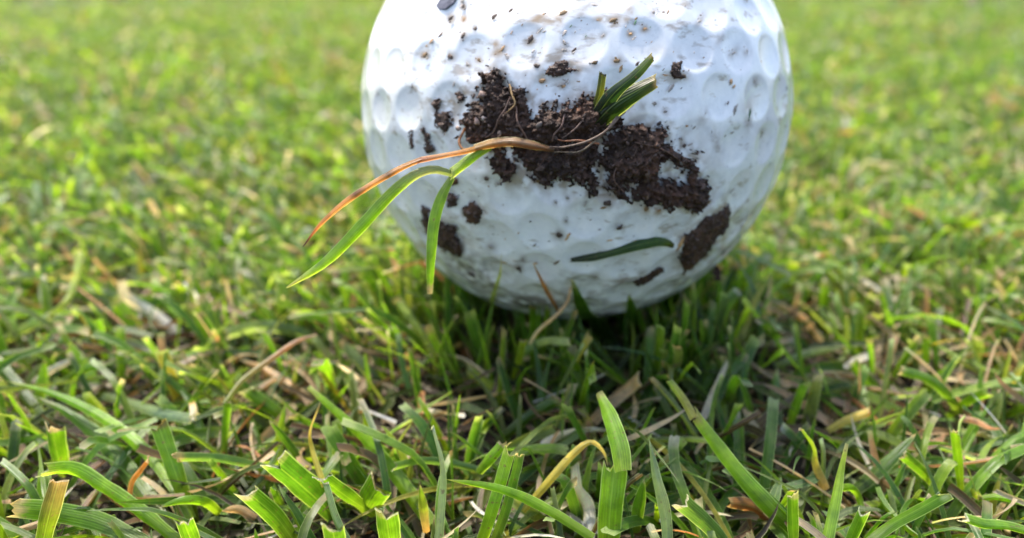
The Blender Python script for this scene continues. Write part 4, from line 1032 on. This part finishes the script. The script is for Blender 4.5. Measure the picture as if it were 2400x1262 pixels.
# ------------------------------------------------------------------ torn grass hanging from the ball
def bl(parent, base, name, pts, wpx, col, label=None, **kw):
    o = blade(name, None, None, pts, wpx, col, depth=1.0, parent=parent, base=base, **kw)
    if label: o['label'] = label
    return o
def pd(x, y, l):                 # a point l mm proud of the ball, as pixel and depth
    p, n = on_ball(x, y, l); return (x, y, depth_of(p) if l < 50 else 0)
sb = on_ball(1140, 350, 1.2)[0]
dS = depth_of(sb)
sprig = link('torn_grass_sprig', None, None, None, sb)
tag(sprig, 'torn grass sprig hanging off the ball, an orange stem and two green blades', 'grass sprig')
bl(sprig, sb, 'root', [pd(1300, 352, 1.5), pd(1250, 342, 1.9), pd(1200, 334, 2.2), pd(1150, 340, 2.4), (1112, 350, dS - 1.2)], 36, [(.14, .08, .05), (.30, .19, .11), (.36, .22, .11), (.35, .22, .06)], tip='point', fold=.85, prof=[.5, .9, 1, 1.05, .8], lip=False)
bl(sprig, sb, 'orange_stem', [(1130, 345, dS - 1.0), (1085, 357, dS - 1.6), (1030, 368, dS - 2.2), (985, 377, dS - 2.6)], 19, [(.42, .24, .06), (.55, .28, .10), (.50, .27, .13), (.28, .12, .10)], tip='cut', fold=.8, lip=False, prof=[1, 1.1, .9, 1, 1.2])
bl(sprig, sb, 'orange_leaf', [(990, 375, dS - 2.6), (950, 392, dS - 3), (890, 425, dS - 3.5), (820, 470, dS - 4), (755, 525, dS - 4.3), (710, 580, dS - 4.5)], 23,
   [(.25, .12, .09), (.52, .24, .06), (.55, .26, .07), (.05, .02, .012), (.55, .26, .07), (.50, .24, .07), (.06, .025, .015), (.52, .26, .08), (.56, .28, .09), (.54, .26, .08), (.45, .18, .05), (.40, .14, .04), (.06, .03, .02)], tip='point', fold=.75, roll=.3, prof=[.8, .95, 1, 1, .9, .6, .15], lip=False, tipcol=(.05, .025, .02))
bl(sprig, sb, 'green_stem', [(1150, 342, dS - .6), (1110, 368, dS - 1.2), (1060, 408, dS - 1.5)], 34, [(.13, .19, .03), (.14, .26, .02), (.24, .34, .07)], fold=.75, prof=[.8, 1, 1], tipcol=(.5, .6, .3))
bl(sprig, sb, 'hanging_leaf', [(1064, 412, dS - 1.2), (1020, 400, dS - 2.0), (975, 412, dS - 2.6), (920, 455, dS - 3.2), (850, 530, dS - 3.8), (765, 615, dS - 4.2), (672, 675, dS - 4.4)], 37,
   [(.07, .10, .05), (.16, .20, .13), (.12, .22, .02), (.13, .27, .015), (.14, .28, .02), (.20, .33, .04), (.45, .50, .12)], 'long green blade hanging to the lower left', tip='point', fold=.6, roll=.35, twist=-.2, prof=[.55, .8, .95, 1, 1, .85, .6, .12], tipcol=(.5, .5, .15), lip=False)
bl(sprig, sb, 'hanging_leaf', [(1060, 415, dS - 1.0), (1036, 460, dS - 1.4), (1018, 520, dS - 1.6), (1011, 600, dS - 1.4), (1008, 690, dS - .6)], 30,
   [(.07, .12, .02), (.10, .2, .012), (.12, .25, .012), (.10, .22, .015), (.08, .17, .02)], 'shorter green blade hanging straight down', tip='point', fold=.4, prof=[.6, 1, 1.05, 1, .8, .5], lip=False)
cb = on_ball(1405, 270, .6)[0]
clip_ = link('grass_clipping', None, None, None, cb)
tag(clip_, 'dark green torn grass tip with three prongs sticking up from the mud on the ball', 'grass clipping')
bl(clip_, cb, 'leaf', [pd(1395, 290, .8), pd(1440, 245, 1.8), pd(1490, 215, 2.4), pd(1536, 190, 2.8)], 62, [(.008, .012, .006), (.012, .028, .007), (.020, .045, .007), (.05, .06, .012)], tip='cut', fold=.4, prof=[.8, 1.15, 1, .75, .55], lip=True, tipcol=(.3, .3, .08))
bl(clip_, cb, 'leaf', [pd(1400, 270, .9), pd(1440, 218, 2.2), pd(1490, 175, 2.9), pd(1530, 132, 3.4)], 40, [(.008, .014, .008), (.010, .028, .012), (.018, .042, .009), (.07, .11, .025)], tip='cut', fold=.4, prof=[1, 1.1, .8, .7, .5], tipcol=(.4, .42, .15))
bl(clip_, cb, 'leaf', [pd(1395, 250, .8), pd(1406, 215, 1.2), pd(1412, 172, 1.6)], 22, [(.02, .03, .012), (.06, .08, .015), (.03, .04, .015)], tip='cut', fold=.5, tipcol=(.03, .03, .02))
fb_ = on_ball(1460, 590, .2)[0]
f = blade('grass_fragment', None, None, [pd(1338, 610, .1), pd(1395, 602, .35), pd(1460, 584, .5), pd(1525, 568, .75), pd(1560, 568, .8), pd(1580, 578, .5)], 30, [(.012, .016, .008), (.02, .04, .01), (.03, .07, .008), (.04, .09, .01), (.05, .08, .012)], depth=1.0, parent=ball, base=fb_, tip='point', fold=.4, prof=[.4, .8, .85, 1, .95, .5], lip=False, tipcol=(.06, .05, .02))
f.parent = None; f.location = Vector(fb_ * MM)
tag(f, 'flat dark green grass fragment stuck across the lower right face of the ball', 'grass fragment')

# ------------------------------------------------------------------ the turf itself; blades that would smother a picked-out blade are left out
HP = np.concatenate(HERO_PTS)
def thin(part, kk):
    V, F, C, U = part
    n = len(V) // kk; B = V.reshape(n, kk, 3)
    drop = np.zeros(n, bool)
    rel = B - CAM; dz = rel @ FWD
    X = 1200 + FPX * (rel @ RT) / dz; Y = 631 - FPX * (rel @ UP) / dz
    near_ = np.where((dz.min(1) < 95) & (dz.min(1) > 5))[0]
    for a in range(0, len(near_), 60):
        q = near_[a:a + 60]
        d2 = (X[q][..., None] - HP[:, 0]) ** 2 + (Y[q][..., None] - HP[:, 1]) ** 2
        hit = (d2 < (HP[:, 3] * .36 + 3) ** 2) & (dz[q][..., None] < HP[:, 2] - .2)
        drop[q] = hit.any((1, 2))
    drop &= rng.random(n) < .9
    inb = (np.hypot(X - 1355, Y - 235) < 515) & (Y < 745) & (dz < 76)
    span = np.hypot(np.ptp(B[..., 0], axis=1), np.ptp(B[..., 1], axis=1))
    drop |= inb.any(1) & (span > 5.5)
    kp = ~drop
    f = F.reshape(n, -1, F.shape[1])[kp]
    newi = np.cumsum(kp) - 1
    f = f + ((newi[kp] - np.where(kp)[0]) * kk)[:, None, None]
    g = lambda A: A.reshape(n, kk, 3)[kp].reshape(-1, 3)
    return g(V), f.reshape(-1, F.shape[1]), g(C), g(U)

near = keep(wedge(10500, 22, 125, 1.15))
gap = fbm(np.column_stack([near, np.zeros(len(near))]), .13, 2, 77)
near = near[rng.random(len(near)) < np.clip((gap - .28) * 6, .35, 1)]
front = near[near[:, 1] < -28]; back = near[near[:, 1] >= -28]
mid = wedge(42000, 125, 470, .80)
far = wedge(30000, 470, 1500, .82)
def make_collar(n):
    # short upright shoots that lap up against the lower face of the ball
    a = rng.uniform(math.pi * 1.02, math.pi * 1.98, n); rr = rng.uniform(12.0, 19.5, n)
    xy = np.column_stack([rr * np.cos(a), rr * np.sin(a)])
    root = np.column_stack([xy, -6.6 + relief(xy[:, 0], xy[:, 1])])
    cm = GREENS[rng.choice(6, n, p=GPROB)] * rng.uniform(.7, 1.2, (n, 1))
    ct = np.where((rng.random(n) < .5)[:, None], np.array([[.32, .40, .18]]), np.array([[.38, .28, .16]]))
    el = np.radians(rng.uniform(48, 96, n))
    V, F, C, U = strands(root, rng.uniform(0, 6.28, n), el, el - rng.uniform(-.1, .9, n), rng.normal(0, .6, n), rng.uniform(6.5, 12.2, n), rng.uniform(.45, 1.05, n), rng.uniform(.3, .8, n), rng.normal(0, .5, n), rng.normal(0, .5, n), (rng.random(n) < .5).astype(float), cm * .6, cm, ct, 9, 5, .06)
    return push_off_ball(V), F, C, U

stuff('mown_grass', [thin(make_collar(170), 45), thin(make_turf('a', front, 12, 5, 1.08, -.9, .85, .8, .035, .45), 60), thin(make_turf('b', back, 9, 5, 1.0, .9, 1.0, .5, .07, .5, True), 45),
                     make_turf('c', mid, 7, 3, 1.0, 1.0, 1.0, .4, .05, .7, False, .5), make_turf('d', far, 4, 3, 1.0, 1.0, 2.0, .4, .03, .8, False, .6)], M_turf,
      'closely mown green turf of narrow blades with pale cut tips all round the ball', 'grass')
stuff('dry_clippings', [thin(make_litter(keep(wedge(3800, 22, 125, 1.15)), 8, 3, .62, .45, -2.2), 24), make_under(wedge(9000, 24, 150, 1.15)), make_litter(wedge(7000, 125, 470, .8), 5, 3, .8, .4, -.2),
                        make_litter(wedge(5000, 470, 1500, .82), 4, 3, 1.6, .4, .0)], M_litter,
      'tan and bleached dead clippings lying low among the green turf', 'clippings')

def build_dew():
    me = bpy.data.objects['mown_grass'].data; n = len(me.vertices)
    co = np.empty(n * 3, np.float32); me.vertices.foreach_get('co', co); co = co.reshape(-1, 3) * 1000.0
    d = np.hypot(co[:, 0] - CAM[0], co[:, 1] - CAM[1])
    ok = np.where((d < 75) & (co[:, 1] > CAM[1] + 20) & (co[:, 2] > -3.2) & (np.hypot(co[:, 0], co[:, 1]) > 18))[0]
    p = co[rng.choice(ok, 170)].astype(float) + np.array([0, 0, .06])
    _b = bmesh.new(); bmesh.ops.create_icosphere(_b, subdivisions=2, radius=1.0)
    iv = np.array([v.co[:] for v in _b.verts]); fi = np.array([[v.index for v in f.verts] for f in _b.faces]); _b.free()
    r_ = rng.gamma(2.2, .028, len(p)) + .03
    V = (p[:, None] + iv[None] * r_[:, None, None]).reshape(-1, 3)
    F = (fi[None] + (np.arange(len(p)) * len(iv))[:, None, None]).reshape(-1, 3)
    m, nt, b = nodes_of('dew')
    b.inputs['Base Color'].default_value = (1, 1, 1, 1); b.inputs['Roughness'].default_value = .03
    b.inputs['Transmission Weight'].default_value = 1; b.inputs['IOR'].default_value = 1.33
    o = link('dew_drops', mesh_np('dew_drops', V, F), m); o['kind'] = 'stuff'
    o['label'] = 'tiny clear dew drops clinging to the nearest grass'; o['category'] = 'dew'
